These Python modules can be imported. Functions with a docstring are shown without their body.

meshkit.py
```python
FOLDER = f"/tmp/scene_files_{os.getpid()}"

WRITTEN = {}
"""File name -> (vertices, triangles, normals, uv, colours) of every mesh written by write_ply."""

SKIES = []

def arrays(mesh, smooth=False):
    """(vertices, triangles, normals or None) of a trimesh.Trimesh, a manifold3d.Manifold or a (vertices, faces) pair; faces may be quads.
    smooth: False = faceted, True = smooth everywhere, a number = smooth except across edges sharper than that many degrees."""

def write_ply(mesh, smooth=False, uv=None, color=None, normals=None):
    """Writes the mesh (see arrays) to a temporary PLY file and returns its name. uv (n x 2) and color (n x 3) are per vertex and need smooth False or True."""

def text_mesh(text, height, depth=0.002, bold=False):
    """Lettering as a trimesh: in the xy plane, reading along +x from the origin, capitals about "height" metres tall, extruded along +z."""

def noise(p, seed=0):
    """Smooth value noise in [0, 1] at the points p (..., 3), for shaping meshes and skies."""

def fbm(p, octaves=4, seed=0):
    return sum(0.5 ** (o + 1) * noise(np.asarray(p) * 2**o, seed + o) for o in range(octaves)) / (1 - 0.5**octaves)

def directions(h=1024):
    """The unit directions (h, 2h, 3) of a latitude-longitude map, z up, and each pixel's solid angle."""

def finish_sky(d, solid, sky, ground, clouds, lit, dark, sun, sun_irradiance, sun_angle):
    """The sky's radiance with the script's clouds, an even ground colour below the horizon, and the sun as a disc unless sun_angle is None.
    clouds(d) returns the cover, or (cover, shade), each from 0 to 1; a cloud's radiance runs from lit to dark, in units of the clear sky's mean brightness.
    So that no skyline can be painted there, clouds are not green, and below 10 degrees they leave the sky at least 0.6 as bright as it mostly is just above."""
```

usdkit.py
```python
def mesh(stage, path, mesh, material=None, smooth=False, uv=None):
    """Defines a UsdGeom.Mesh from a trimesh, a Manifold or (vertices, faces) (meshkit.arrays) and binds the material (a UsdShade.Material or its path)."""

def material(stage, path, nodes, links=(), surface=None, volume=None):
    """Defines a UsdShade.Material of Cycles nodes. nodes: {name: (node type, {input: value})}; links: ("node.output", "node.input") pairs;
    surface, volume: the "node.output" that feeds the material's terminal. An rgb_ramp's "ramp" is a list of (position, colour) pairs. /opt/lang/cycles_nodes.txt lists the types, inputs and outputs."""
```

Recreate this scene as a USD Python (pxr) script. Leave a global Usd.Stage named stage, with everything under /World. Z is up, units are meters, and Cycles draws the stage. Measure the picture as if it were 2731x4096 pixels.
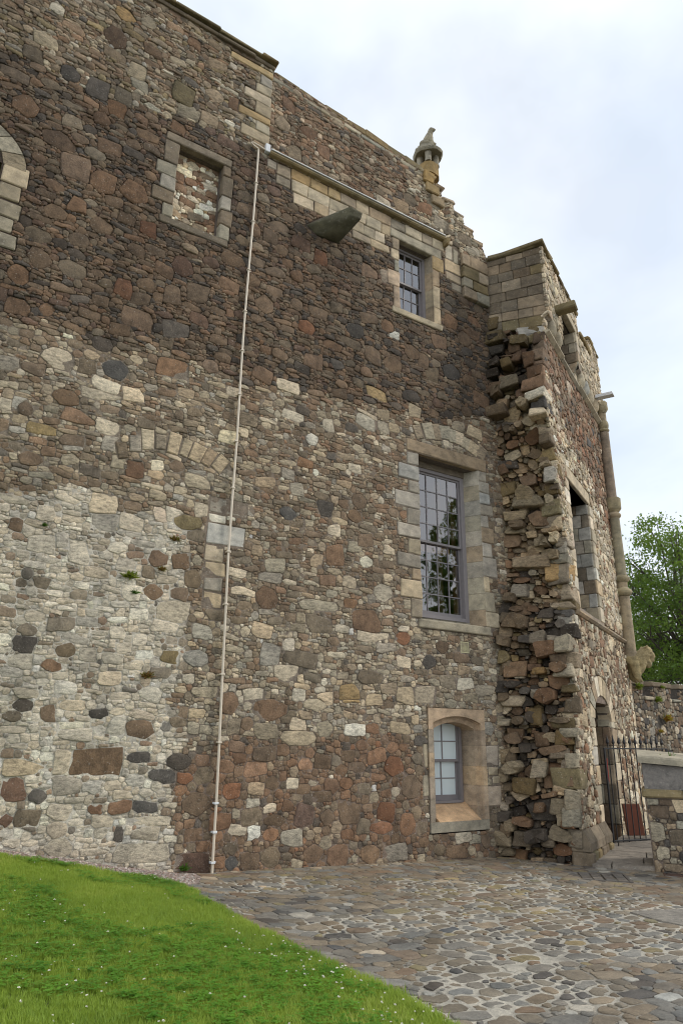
import math, random
import numpy as np, trimesh, manifold3d as m3, usdkit, meshkit
from pxr import Usd, UsdGeom, UsdLux, UsdShade, Sdf, Gf, Vt
from PIL import Image, ImageDraw
from scipy import ndimage as ndi
from shapely.geometry import Polygon, Point
import shapely

stage = Usd.Stage.CreateInMemory()
UsdGeom.SetStageUpAxis(stage, 'Z'); UsdGeom.SetStageMetersPerUnit(stage, 1.0)
UsdGeom.Xform.Define(stage, '/World'); UsdGeom.Scope.Define(stage, '/World/Looks')

# ---------------------------------------------------------------- camera, sky, sun, exposure
FPX, PITCH, ROLL, AZ = 2731., .32111, .013129, 1.010254          # 24 mm lens on a 24 mm wide frame
D, HC = 10., 1.81
CAM = np.array([0, -D, HC])
_fh = np.array([math.cos(AZ), math.sin(AZ), 0]); _rt = np.array([math.sin(AZ), -math.cos(AZ), 0]); _z = np.array([0, 0, 1.])
FWD = _fh * math.cos(PITCH) + _z * math.sin(PITCH); _up = -_fh * math.sin(PITCH) + _z * math.cos(PITCH)
RGT = _rt * math.cos(ROLL) + _up * math.sin(ROLL); UPV = -_rt * math.sin(ROLL) + _up * math.cos(ROLL)
cam = UsdGeom.Camera.Define(stage, '/World/camera')
cam.CreateFocalLengthAttr(24.0); cam.CreateHorizontalApertureAttr(24.0); cam.CreateVerticalApertureAttr(36.0)
cam.CreateClippingRangeAttr(Gf.Vec2f(.05, 5000))
cam.AddTransformOp().Set(Gf.Matrix4d(*RGT, 0, *UPV, 0, *(-FWD), 0, *CAM, 1))
EXPOSURE = 0.42
cam.CreateExposureAttr(EXPOSURE)
SUN_DIR = np.array([.85, -.45, .62]); SUN_DIR /= np.linalg.norm(SUN_DIR)
sun = UsdLux.DistantLight.Define(stage, '/World/sun')
sun.CreateIntensityAttr(.40); sun.CreateAngleAttr(14.0); sun.CreateNormalizeAttr(True); sun.CreateColorAttr(Gf.Vec3f(1, .95, .87))
_x = np.cross([0, 0, 1], SUN_DIR); _x /= np.linalg.norm(_x); _y = np.cross(SUN_DIR, _x)
sun.AddTransformOp().Set(Gf.Matrix4d(*_x, 0, *_y, 0, *SUN_DIR, 0, 0, 0, 0, 1))
skym = usdkit.material(stage, '/World/Looks/sky', {
    'sky': ('sky_texture', {'sky_type': 'single_scattering', 'sun_disc': False, 'sun_elevation': math.asin(SUN_DIR[2]), 'sun_rotation': math.atan2(SUN_DIR[0], SUN_DIR[1]), 'aerosol_density': 1.0}),
    'tc': ('texture_coordinate', {}), 'map': ('mapping', {'scale': (1.0, 1.0, 1.7)}),
    'n': ('noise_texture', {'scale': 2.1, 'detail': 6.0, 'roughness': .5, 'distortion': .25}),
    'r': ('rgb_ramp', {'ramp': [(.36, (.70, .70, .70)), (.58, (1, 1, 1))]}),
    'n5': ('noise_texture', {'scale': 1.3, 'detail': 4.0, 'roughness': .5}), 'r5': ('rgb_ramp', {'ramp': [(.38, (7.2, 7.9, 8.8)), (.58, (9.1, 9.15, 9.2))]}),
    'm': ('mix_color', {}),
    'bg': ('background_shader', {'strength': .10})},
    [('tc.generated', 'map.vector'), ('map.vector', 'n.vector'), ('n.fac', 'r.fac'), ('r.color', 'm.fac'), ('sky.color', 'm.a'), ('map.vector', 'n5.vector'), ('n5.fac', 'r5.fac'), ('r5.color', 'm.b'), ('m.result', 'bg.color')], surface='bg.background')
dome = UsdLux.DomeLight.Define(stage, '/World/sky')
dome.CreateIntensityAttr(1.0)
UsdShade.MaterialBindingAPI.Apply(dome.GetPrim()).Bind(skym)
dome.GetPrim().SetCustomDataByKey('kind', 'structure')

# ---------------------------------------------------------------- helpers
def ray(x, y): return FWD + RGT * (x - 1365.5) / FPX - UPV * (y - 2048) / FPX
def W(x, y, off=0.):                     # a pixel of the survey photograph -> (x, z) on the main wall's face
    d = ray(x, y); P = CAM + d * ((D + off) / d[1]); return P[0], P[2]
def Wd(x, y, off=0.): return W(x * 1.74171, y * 1.74171, off)
def atz(x, y, z):
    d = ray(x, y); return CAM + d * ((z - HC) / d[2])
def proj(P):
    d = np.asarray(P, float) - CAM; q = d @ FWD
    return np.stack([1365.5 + FPX * (d @ RGT) / q, 2048 - FPX * (d @ UPV) / q], -1)
FA = math.radians(26.01); FD = np.array([math.cos(FA), math.sin(FA), 0]); FN = np.array([math.sin(FA), -math.cos(FA), 0])
P0 = np.array([10.8936, -1.0731, 0])     # the facade's corner
def fac(x, y, off=0.):
    d = ray(x, y); q = CAM + d * (((P0 + FN * off - CAM) @ FN) / (d @ FN)); return (q - P0) @ FD, q[2]
def FP(s, off, z):                       # facade coordinates -> world
    s, off, z = np.broadcast_arrays(np.asarray(s, float), np.asarray(off, float), np.asarray(z, float))
    return P0 + s[..., None] * FD + off[..., None] * FN + z[..., None] * np.array([0, 0, 1.])
def MP(x, off, z):                       # main wall coordinates -> world (off is towards the viewer)
    x, off, z = np.broadcast_arrays(np.asarray(x, float), np.asarray(off, float), np.asarray(z, float))
    return np.stack([x, -off, z], -1)
USED = {}
def numbered(parent, name):
    k = USED.get((parent, name), -1) + 1; USED[(parent, name)] = k
    return f'{parent}/{name}' + (f'_{k:03d}' if k else '')
def tag(p, label=None, cat=None, group=None, kind=None):
    p = p.GetPrim() if hasattr(p, 'GetPrim') else p
    for k, v in (('label', label), ('category', cat), ('group', group), ('kind', kind)):
        if v: p.SetCustomDataByKey(k, v)
    return p
def thing(name, label=None, cat=None, loc=(0, 0, 0), rz=0., group=None, kind=None):
    x = UsdGeom.Xform.Define(stage, numbered('/World', name))
    if any(loc) or rz: x.AddTranslateOp().Set(Gf.Vec3d(*map(float, loc)))
    if rz: x.AddRotateZOp().Set(math.degrees(rz))
    return tag(x, label, cat, group, kind)
def vnormals(V, F):
    n = np.cross(V[F[:, 1]] - V[F[:, 0]], V[F[:, 2]] - V[F[:, 0]]); o = np.zeros_like(V)
    for k in range(3):
        for c in range(3): o[:, c] += np.bincount(F[:, k], n[:, c], len(V))
    return o / np.maximum(np.linalg.norm(o, axis=1, keepdims=True), 1e-12)
def put(name, mesh, mat, parent=None, tint=None, smooth=False, label=None, kind=None):
    """One Mesh prim; smooth: False, True or an angle. tint: one colour or one per vertex."""
    if smooth is True or hasattr(mesh, 'to_mesh') is False and isinstance(mesh, tuple) and smooth is False:
        V, F = (mesh if isinstance(mesh, tuple) else meshkit.arrays(mesh)[:2]); V, F = np.asarray(V, float), np.asarray(F, int)
        if F.shape[1] == 4: F = np.vstack([F[:, [0, 1, 2]], F[:, [0, 2, 3]]])
        N = vnormals(V, F) if smooth is True else None
    else:
        V, F, N = meshkit.arrays(mesh, smooth)
    used = np.unique(F)
    if len(used) < len(V):                                           # drop corners no face uses
        new = np.zeros(len(V), int); new[used] = np.arange(len(used)); F = new[F]
        if tint is not None and np.ndim(tint) == 2: tint = np.asarray(tint)[used]
        N = None if N is None else N[used]; V = V[used]
    par = '/World' if parent is None else (parent.GetPath().pathString if hasattr(parent, 'GetPath') else parent)
    m = UsdGeom.Mesh.Define(stage, numbered(par, name))
    m.CreatePointsAttr(Vt.Vec3fArray.FromNumpy(np.ascontiguousarray(V, np.float32)))
    m.CreateFaceVertexCountsAttr(Vt.IntArray.FromNumpy(np.full(len(F), 3, np.int32)))
    m.CreateFaceVertexIndicesAttr(Vt.IntArray.FromNumpy(np.ascontiguousarray(F, np.int32).ravel()))
    m.CreateSubdivisionSchemeAttr('none')
    if N is not None:
        m.CreateNormalsAttr(Vt.Vec3fArray.FromNumpy(np.ascontiguousarray(N, np.float32))); m.SetNormalsInterpolation('vertex')
    if tint is not None:
        t = np.asarray(tint, np.float32)
        if t.ndim == 1: t = np.tile(t, (len(V), 1))
        UsdGeom.PrimvarsAPI(m).CreatePrimvar('tint', Sdf.ValueTypeNames.Color3fArray, 'vertex').Set(Vt.Vec3fArray.FromNumpy(np.ascontiguousarray(t)))
    UsdShade.MaterialBindingAPI.Apply(m.GetPrim()).Bind(mat)
    if label: m.GetPrim().SetCustomDataByKey('label', label)
    if kind: m.GetPrim().SetCustomDataByKey('kind', kind)
    return m.GetPrim()
def cat(meshes):
    Vs, Fs, n = [], [], 0
    for m in meshes:
        V, F = (m if isinstance(m, tuple) else meshkit.arrays(m)[:2])
        F = np.asarray(F)
        if F.shape[1] == 4: F = np.vstack([F[:, [0, 1, 2]], F[:, [0, 2, 3]]])
        Vs.append(V); Fs.append(F + n); n += len(V)
    return np.vstack(Vs), np.vstack(Fs)
def cbox(a0, a1, o0, o1, z0, z1, MAP=MP, bev=.012, rough=.0, rng=None, taper=0.):
    """Chamfered box in (along, off, z) coordinates: 24 corners, 44 triangles."""
    c = np.array([(a0 + a1) / 2, (o0 + o1) / 2, (z0 + z1) / 2]); h = np.abs(np.array([a1 - a0, o1 - o0, z1 - z0])) / 2; b = min(bev, .45 * h.min())
    pts = []
    for sx in (-1, 1):
        for sy in (-1, 1):
            for sz in (-1, 1):
                j = rng.normal(0, rough, 3) if rng is not None and rough else np.zeros(3)
                for k in range(3):
                    q = h - b; q = q * 1.0; q[k] = h[k]
                    pts.append(c + np.array([sx, sy, sz]) * q + j)
    pts = np.array(pts)
    hull = trimesh.convex.convex_hull(pts)
    V = MAP(hull.vertices[:, 0], hull.vertices[:, 1], hull.vertices[:, 2])
    F = np.array(hull.faces)
    if np.linalg.det(np.stack([MAP(1, 0, 0) - MAP(0, 0, 0), MAP(0, 1, 0) - MAP(0, 0, 0), MAP(0, 0, 1) - MAP(0, 0, 0)])) < 0: F = F[:, ::-1]
    return np.array(V), F
def box(a0, a1, o0, o1, z0, z1, MAP=MP):
    v = np.array([(a, o, z) for a in (a0, a1) for o in (o0, o1) for z in (z0, z1)])
    hull = trimesh.convex.convex_hull(v); F = np.array(hull.faces)
    if np.linalg.det(np.stack([MAP(1, 0, 0) - MAP(0, 0, 0), MAP(0, 1, 0) - MAP(0, 0, 0), MAP(0, 0, 1) - MAP(0, 0, 0)])) < 0: F = F[:, ::-1]
    return np.array(MAP(hull.vertices[:, 0], hull.vertices[:, 1], hull.vertices[:, 2])), F
def tube(pts, r, n=8):
    p = np.asarray(pts, float); r = np.broadcast_to(r, (len(p),)); t = np.gradient(p, axis=0); t /= np.linalg.norm(t, axis=1, keepdims=True)
    ref = np.array([0, 0, 1.]) if abs(t[:, 2]).max() < .9 else np.array([1., 0, .0]) if abs(t[:, 0]).max() < .9 else np.array([0, 1., 0])
    a = np.cross(t, ref); a /= np.linalg.norm(a, axis=1, keepdims=True); b = np.cross(t, a); g = np.arange(n) * 2 * np.pi / n
    V = (p[:, None] + r[:, None, None] * (np.cos(g)[None, :, None] * a[:, None] + np.sin(g)[None, :, None] * b[:, None])).reshape(-1, 3)
    i, j = np.meshgrid(np.arange(len(p) - 1), np.arange(n), indexing='ij')
    Q = np.stack([i * n + j, i * n + (j + 1) % n, (i + 1) * n + (j + 1) % n, (i + 1) * n + j], -1).reshape(-1, 4)
    F = np.vstack([Q[:, [0, 1, 2]], Q[:, [0, 2, 3]]]); k = len(V)
    caps = [(k, (q + 1) % n, q) for q in range(n)] + [(k + 1, k - n + q, k - n + (q + 1) % n) for q in range(n)]
    V = np.vstack([V, p[0], p[-1]]); F = np.vstack([F, caps])
    return V, F
def bary(c, R): return c + R

# ---------------------------------------------------------------- materials
def stone_mat(name, contrast=.5, scale=9., fine=55., spots=.0, rough=.92, stretch=1.0, bump=.35, spotcol=(.62, .6, .54)):
    lo, hi = 1 - contrast, 1 + contrast * .8
    nodes = {'t': ('attribute', {'attribute': 'tint'}), 'g': ('geometry', {}), 'map': ('mapping', {'scale': (1, 1, stretch)}),
             'n1': ('noise_texture', {'scale': scale, 'detail': 6.0, 'roughness': .62}), 'r1': ('rgb_ramp', {'ramp': [(.28, (lo, lo, lo)), (.5, (1, 1, 1)), (.72, (hi, hi * .98, hi * .95))]}),
             'm1': ('mix_color', {'blend_type': 'multiply', 'fac': 1.0, 'use_clamp': False}),
             'n2': ('noise_texture', {'scale': fine, 'detail': 4.0, 'roughness': .7}), 'r2': ('rgb_ramp', {'ramp': [(.3, (lo * .9, lo * .9, lo * .9)), (.5, (1, 1, 1)), (.7, (hi, hi, hi))]}),
             'm2': ('mix_color', {'blend_type': 'multiply', 'fac': .8, 'use_clamp': False}),
             'n3': ('noise_texture', {'scale': 38., 'detail': 3.0, 'roughness': .65}), 'r3': ('rgb_ramp', {'ramp': [(.635, (0, 0, 0)), (.70, (spots, spots, spots))]}),
             'm3': ('mix_color', {'b': spotcol}),
             'n4': ('noise_texture', {'scale': 2.6, 'detail': 4.0}), 'r4': ('rgb_ramp', {'ramp': [(.35, (.78, .77, .75)), (.6, (1.12, 1.1, 1.06))]}),
             'm4': ('mix_color', {'blend_type': 'multiply', 'fac': .8, 'use_clamp': False}),
             'ba': ('math', {'math_type': 'add'}), 'b': ('bump', {'strength': bump, 'distance': .02}),
             'p': ('principled_bsdf', {'roughness': rough, 'specular_ior_level': .25})}
    links = [('g.position', 'map.vector'), ('map.vector', 'n1.vector'), ('map.vector', 'n2.vector'), ('g.position', 'n3.vector'), ('g.position', 'n4.vector'),
             ('n1.fac', 'r1.fac'), ('n2.fac', 'r2.fac'), ('n3.fac', 'r3.fac'), ('n4.fac', 'r4.fac'), ('t.color', 'm1.a'), ('r1.color', 'm1.b'), ('m1.result', 'm2.a'), ('r2.color', 'm2.b'),
             ('m2.result', 'm4.a'), ('r4.color', 'm4.b'), ('m4.result', 'm3.a'), ('r3.color', 'm3.fac'), ('m3.result', 'p.base_color'),
             ('n1.fac', 'ba.value1'), ('n2.fac', 'ba.value2'), ('ba.value', 'b.height'), ('b.normal', 'p.normal')]
    return usdkit.material(stage, '/World/Looks/' + name, nodes, links, surface='p.BSDF')
def plain(name, col, rough=.6, metallic=0., noise=.15, scale=14.):
    a, b = 1 - noise, 1 + noise
    return usdkit.material(stage, '/World/Looks/' + name, {'g': ('geometry', {}), 'n': ('noise_texture', {'scale': scale, 'detail': 5.0}),
        'r': ('rgb_ramp', {'ramp': [(.3, tuple(c * a for c in col)), (.7, tuple(c * b for c in col))]}), 'p': ('principled_bsdf', {'roughness': rough, 'metallic': metallic})},
        [('g.position', 'n.vector'), ('n.fac', 'r.fac'), ('r.color', 'p.base_color')], surface='p.BSDF')
M_BROWN = stone_mat('brown_stone', contrast=.42, scale=8., fine=42., spots=.35, bump=.5)
M_PALE = stone_mat('pale_stone', contrast=.54, scale=13., fine=60., spots=.3, stretch=2.2, bump=.6)
M_ASH = stone_mat('dressed_stone', contrast=.34, scale=6., fine=70., spots=.5, stretch=1.5, bump=.35)
M_MORTAR = stone_mat('mortar', contrast=.35, scale=16., fine=85., spots=.55, bump=.7)
M_COB = stone_mat('cobble_stone', contrast=.3, scale=9., fine=60., spots=.15, rough=.7, bump=.3)
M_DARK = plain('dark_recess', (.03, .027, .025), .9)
M_LEAD = plain('lead_sheet', (.62, .64, .66), .5, 0., .1)
M_PIPE = plain('cream_paint', (.57, .50, .405), .5, 0., .06)
M_WOOD = plain('grey_paint', (.205, .188, .192), .5, 0., .06)
M_IRON = plain('black_iron', (.012, .012, .013), .45, 0., .2)
M_ORANGE = plain('rust_red_paint', (.135, .032, .010), .7, 0., .1)
M_ROOM = plain('room_timber', (.30, .13, .05), .6, 0., .35, 3.)
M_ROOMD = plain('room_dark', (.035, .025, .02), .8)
M_BLIND = usdkit.material(stage, '/World/Looks/frosted_pane', {'p': ('principled_bsdf', {'base_color': (.62, .71, .73), 'roughness': .25})}, [], surface='p.BSDF')
M_GLASS = usdkit.material(stage, '/World/Looks/window_glass', {'f': ('fresnel', {'IOR': 2.7}), 't': ('transparent_bsdf', {'color': (.82, .86, .85)}),
    'g': ('geometry', {}), 'n': ('noise_texture', {'scale': 3.5, 'detail': 1.0}), 'b': ('bump', {'strength': .06, 'distance': .05}),
    'gl': ('glossy_bsdf', {'roughness': .015, 'color': (.95, .96, 1)}), 'm': ('mix_closure', {})},
    [('g.position', 'n.vector'), ('n.fac', 'b.height'), ('b.normal', 'gl.normal'), ('f.fac', 'm.fac'), ('t.BSDF', 'm.closure1'), ('gl.BSDF', 'm.closure2')], surface='m.closure')

COL = dict(b=(.155, .115, .083), rb=(.180, .122, .084), R=(.200, .108, .068), rd=(.118, .080, .064), bn=(.160, .134, .102), d=(.084, .078, .073), g=(.290, .277, .248),
           G=(.36, .355, .335), w=(.46, .42, .345), W=(.64, .60, .52), wg=(.305, .28, .222), c=(.42, .365, .275), C=(.54, .47, .35), t=(.285, .237, .178), y=(.35, .27, .155), ol=(.18, .15, .088), dk=(.055, .05, .046), r=(.185, .118, .080),
           pk=(.43, .36, .29), cg=(.150, .142, .128))
PALE = set('g G w W wg c C t y pk'.split())

# ---------------------------------------------------------------- rubble packing
RES = .0105
class Pack:
    """Fits irregular stones into a patch of wall (a = along, b = up), big ones first, then grows them to a mortar joint."""
    def __init__(s, a0, a1, b0, b1, seed):
        s.a0, s.b0, s.rng = a0, b0, np.random.default_rng(seed)
        s.w, s.h = int((a1 - a0) / RES), int((b1 - b0) / RES)
        s.square = .6; s.occ = np.zeros((s.h, s.w), np.int32); s.blk = np.zeros((s.h, s.w), bool); s.stones = []
    def px(s, pts): return [((a - s.a0) / RES - .5, (b - s.b0) / RES - .5) for a, b in pts]
    def raster(s, polys, inv=False):
        im = Image.new('L', (s.w, s.h), 0); d = ImageDraw.Draw(im)
        for p in polys: d.polygon(s.px(p), fill=1)
        m = np.asarray(im).astype(bool); return ~m if inv else m
    def block(s, mask): s.occ[mask] = -1; s.blk |= mask
    def centers(s):
        return s.a0 + (np.arange(s.w) + .5) * RES, s.b0 + (np.arange(s.h) + .5) * RES
    def try_stone(s, a, b, w, h, rot, info, gap=.010, squar=None, force=False):
        rng = s.rng; n = rng.integers(5, 9)
        th = (np.arange(n) + rng.uniform(-.3, .3, n)) * 2 * np.pi / n + rng.uniform(0, 6.28)
        if squar is None: squar = rng.random() < s.square
        if squar:
            th = np.array([0, np.pi / 2, np.pi, 1.5 * np.pi]) + rng.normal(0, .12, 4)
            if rng.random() < .7: th = np.append(th, rng.uniform(0, 6.28))
        ct, st = np.cos(th), np.sin(th)
        sup = np.sqrt((ct * w / 2) ** 2 + (st * h / 2) ** 2) * rng.uniform(.86, 1.0, len(th))
        if squar: sup[:4] = np.array([w, h, w, h]) / 2 * rng.uniform(.9, 1, 4)
        c, q = math.cos(rot), math.sin(rot); nx, ny = ct * c - st * q, ct * q + st * c
        R = .62 * math.hypot(w, h) + gap; i0, i1 = int((a - R - s.a0) / RES), int((a + R - s.a0) / RES) + 1; j0, j1 = int((b - R - s.b0) / RES), int((b + R - s.b0) / RES) + 1
        i0, j0 = max(i0, 0), max(j0, 0); i1, j1 = min(i1, s.w), min(j1, s.h)
        if i1 - i0 < 2 or j1 - j0 < 2: return False
        X = s.a0 + (np.arange(i0, i1) + .5) * RES - a; Y = s.b0 + (np.arange(j0, j1) + .5) * RES - b
        dmax = (nx[:, None, None] * X[None, None] + ny[:, None, None] * Y[None, :, None] - sup[:, None, None]).max(0)
        xr, yr = X[None] * c + Y[:, None] * q, -X[None] * q + Y[:, None] * c
        dmax = np.maximum(dmax, np.maximum(np.abs(xr) - w * .56, np.abs(yr) - h * .56))
        inside = dmax < 0; sub = s.occ[j0:j1, i0:i1]
        if inside.sum() < 4: return False
        if force: inside &= sub == 0
        elif sub[inside].any(): return False
        if inside.sum() < 4: return False
        k = len(s.stones) + 1
        ring = (dmax < gap) & (sub == 0); sub[ring] = -2; sub[inside] = k
        s.stones.append(dict(a=a, b=b, w=w, h=h, **info)); return True
    def darts(s, mask, shapes, n, info, rot=.10, fails=1.0):
        """shapes: (w lo, w hi, h/w lo, h/w hi)."""
        rng = s.rng
        for w0, w1, q0, q1, cnt in shapes:
            free = (s.occ == 0) & mask
            dist = ndi.distance_transform_edt(s.occ == 0) * RES
            ok = np.flatnonzero(free & (dist > .5 * w0 * q0 * .8)); got = 0
            if not len(ok): continue
            for t in range(int(cnt * n * fails)):
                p = ok[rng.integers(len(ok))]; j, i = divmod(p, s.w)
                if s.occ[j, i] != 0: continue
                w = rng.uniform(w0, w1); h = w * rng.uniform(q0, q1)
                got += s.try_stone(s.a0 + (i + .5) * RES, s.b0 + (j + .5) * RES, w, h, rng.normal(0, rot), info(s.a0 + i * RES, s.b0 + j * RES))
    def fill(s, mask, info, passes=3, rot=.15, flat=1.9, smallest=.018):
        rng = s.rng
        for _ in range(passes):
            dist = ndi.distance_transform_edt(s.occ == 0) * RES
            pk = (dist >= ndi.maximum_filter(dist, 5) - 1e-9) & (dist > smallest) & mask
            jj, ii = np.nonzero(pk); o = np.argsort(-dist[jj, ii])
            for j, i in zip(jj[o], ii[o]):
                if s.occ[j, i] != 0: continue
                h = 2 * dist[j, i] * .95; a, b = s.a0 + (i + .5) * RES, s.b0 + (j + .5) * RES
                for f in (rng.uniform(1.3, flat), 1.1, .85):
                    if s.try_stone(a, b, h * f, h, rng.normal(0, rot), info(a, b)): break
    def finish(s, grow=.02, joint=.006, K=10):
        lab = np.maximum(s.occ, 0)
        dist, (jj, ii) = ndi.distance_transform_edt(lab == 0, return_indices=True)
        g = np.where((dist * RES < grow) & ~s.blk, lab[jj, ii], 0); g[0] = g[-1] = 0; g[:, 0] = g[:, -1] = 0
        n = len(s.stones)
        com = np.array(ndi.center_of_mass(g > 0, g, np.arange(1, n + 1))).reshape(n, 2)
        keep = np.isfinite(com).all(1); com = np.nan_to_num(com)
        w = np.array([q['w'] for q in s.stones]); h = np.array([q['h'] for q in s.stones])
        R = 44
        ph = (np.arange(R)[None] + s.rng.uniform(0, 1, (n, 1))) * 2 * np.pi / R
        ex, ey = np.cos(ph) * w[:, None], np.sin(ph) * h[:, None]; L = np.hypot(ex, ey); ex, ey = ex / L, ey / L
        r = np.zeros((n, R)); alive = np.ones((n, R), bool); ids = np.arange(1, n + 1)[:, None]
        for t in np.arange(0, 60, .5):
            x = np.clip(np.round(com[:, 1:2] + ex * t).astype(int), 0, s.w - 1); y = np.clip(np.round(com[:, 0:1] + ey * t).astype(int), 0, s.h - 1)
            alive &= g[y, x] == ids; r[alive] = t + .5
            if not alive.any(): break
        r = np.maximum(r * RES - joint, .004)
        r = .12 * np.roll(r, 1, 1) + .76 * r + .12 * np.roll(r, -1, 1)
        while r.shape[1] > K:                                        # drop the flattest corner until K are left
            x, y = r * ex, r * ey; ar = np.abs((np.roll(x, 1, 1) - x) * (np.roll(y, -1, 1) - y) - (np.roll(y, 1, 1) - y) * (np.roll(x, -1, 1) - x))
            m = np.ones(r.shape, bool); m[np.arange(n), ar.argmin(1)] = False; r, ex, ey = (q[m].reshape(n, -1) for q in (r, ex, ey))
        s.keep = keep & (r.mean(1) > .007)
        s.ca = s.a0 + (com[:, 1] + .5) * RES; s.cb = s.b0 + (com[:, 0] + .5) * RES
        s.ex, s.ey, s.r = ex, ey, r; s.size = np.sqrt(np.abs((r * r).mean(1)))
        return s
def stone_meshes(pk, MAP, proud, bulge=.35, deep=.04, rng=None, tilt=0.0, topscale=.78):
    """One (V, F) block for every stone: base ring, shoulder ring, top ring, crown."""
    rng = rng or pk.rng; n, K = pk.r.shape
    rings = []
    pr = proud[:, None]
    tx, ty = rng.normal(0, tilt, (2, n, 1))
    jj = rng.uniform(-1, 1, (3,) + pk.r.shape)
    for sc, hh, jit in ((1.0, None, 0), (.985, .55, 0), (.985, .55, 0), (1 - .10 * (1 - (topscale - .78) * 2), 1.0, 1)):
        rr = pk.r * sc * (1 + .03 * jit * jj[0]); rr = np.maximum(rr, pk.r - .028) if jit else rr
        a, b = pk.ca[:, None] + pk.ex * rr, pk.cb[:, None] + pk.ey * rr
        off = np.full_like(rr, -deep) if hh is None else pr * (hh + .12 * jj[1]) + (.25 * pr * jj[2] if jit else 0) + (tx * pk.ex * rr + ty * pk.ey * rr)
        rings.append(np.stack([a, off, b], -1))
    cen = np.stack([pk.ca, proud * (1 + bulge * rng.uniform(-.3, 1, n)), pk.cb], -1)[:, None]
    V = np.concatenate(rings + [cen], 1)
    o = np.array(MAP(0, 0, 0)); det = np.linalg.det(np.stack([np.array(MAP(1, 0, 0)) - o, np.array(MAP(0, 1, 0)) - o, np.array(MAP(0, 0, 1)) - o]))
    P = MAP(V[..., 0], V[..., 1], V[..., 2])
    k = np.arange(K); k2 = (k + 1) % K; F = []
    for A, B in ((0, K), (2 * K, 3 * K)):
        F += [np.stack([A + k, A + k2, B + k2], 1), np.stack([A + k, B + k2, B + k], 1)]
    F.append(np.stack([3 * K + k, 3 * K + k2, np.full(K, 4 * K)], 1))
    F = np.vstack(F)
    if det > 0: F = F[:, ::-1]
    return P, F
def emit(pk, parent, P, F, cols, pale, names=('stone', 'small_stones'), mats=None, limit=300, weight=None, smooth=True):
    """The stones that show largest become parts of their own; the rest one part of stuff per surface look."""
    mats = mats or (M_BROWN, M_PALE)
    size = pk.size if weight is None else pk.size * weight
    idx = np.flatnonzero(pk.keep); idx = idx[np.argsort(-size[idx])]
    for i in idx[:limit]:
        put(names[0], (P[i], F), mats[int(pale[i])], parent, cols[i], smooth)
    rest = idx[limit:]
    for q in (0, 1):
        r = rest[pale[rest] == bool(q)]
        if not len(r): continue
        nv = P.shape[1]
        V = P[r].reshape(-1, 3); FF = (F[None] + (np.arange(len(r)) * nv)[:, None, None]).reshape(-1, 3)
        put(names[1], (V, FF), mats[q], parent, np.repeat(cols[r], nv, 0), smooth is True, kind='stuff')
def palette(s): return [(w.split('*')[0], float(w.split('*')[1]) if '*' in w else 1.) for w in s.split()]
class Picker:
    def __init__(s, rng): s.rng = rng
    def __call__(s, pal):
        names, w = zip(*pal); w = np.array(w) / sum(w); return names[s.rng.choice(len(names), p=w)]
def vary(code, rng, amt=.14):
    c = np.array(COL[code]); v = math.exp(rng.normal(0, amt)); h = rng.normal(0, .035)
    return np.clip(1.1 * c * v * np.array([1.03 + h, 1, .95 - h]), .02, .72)

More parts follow.
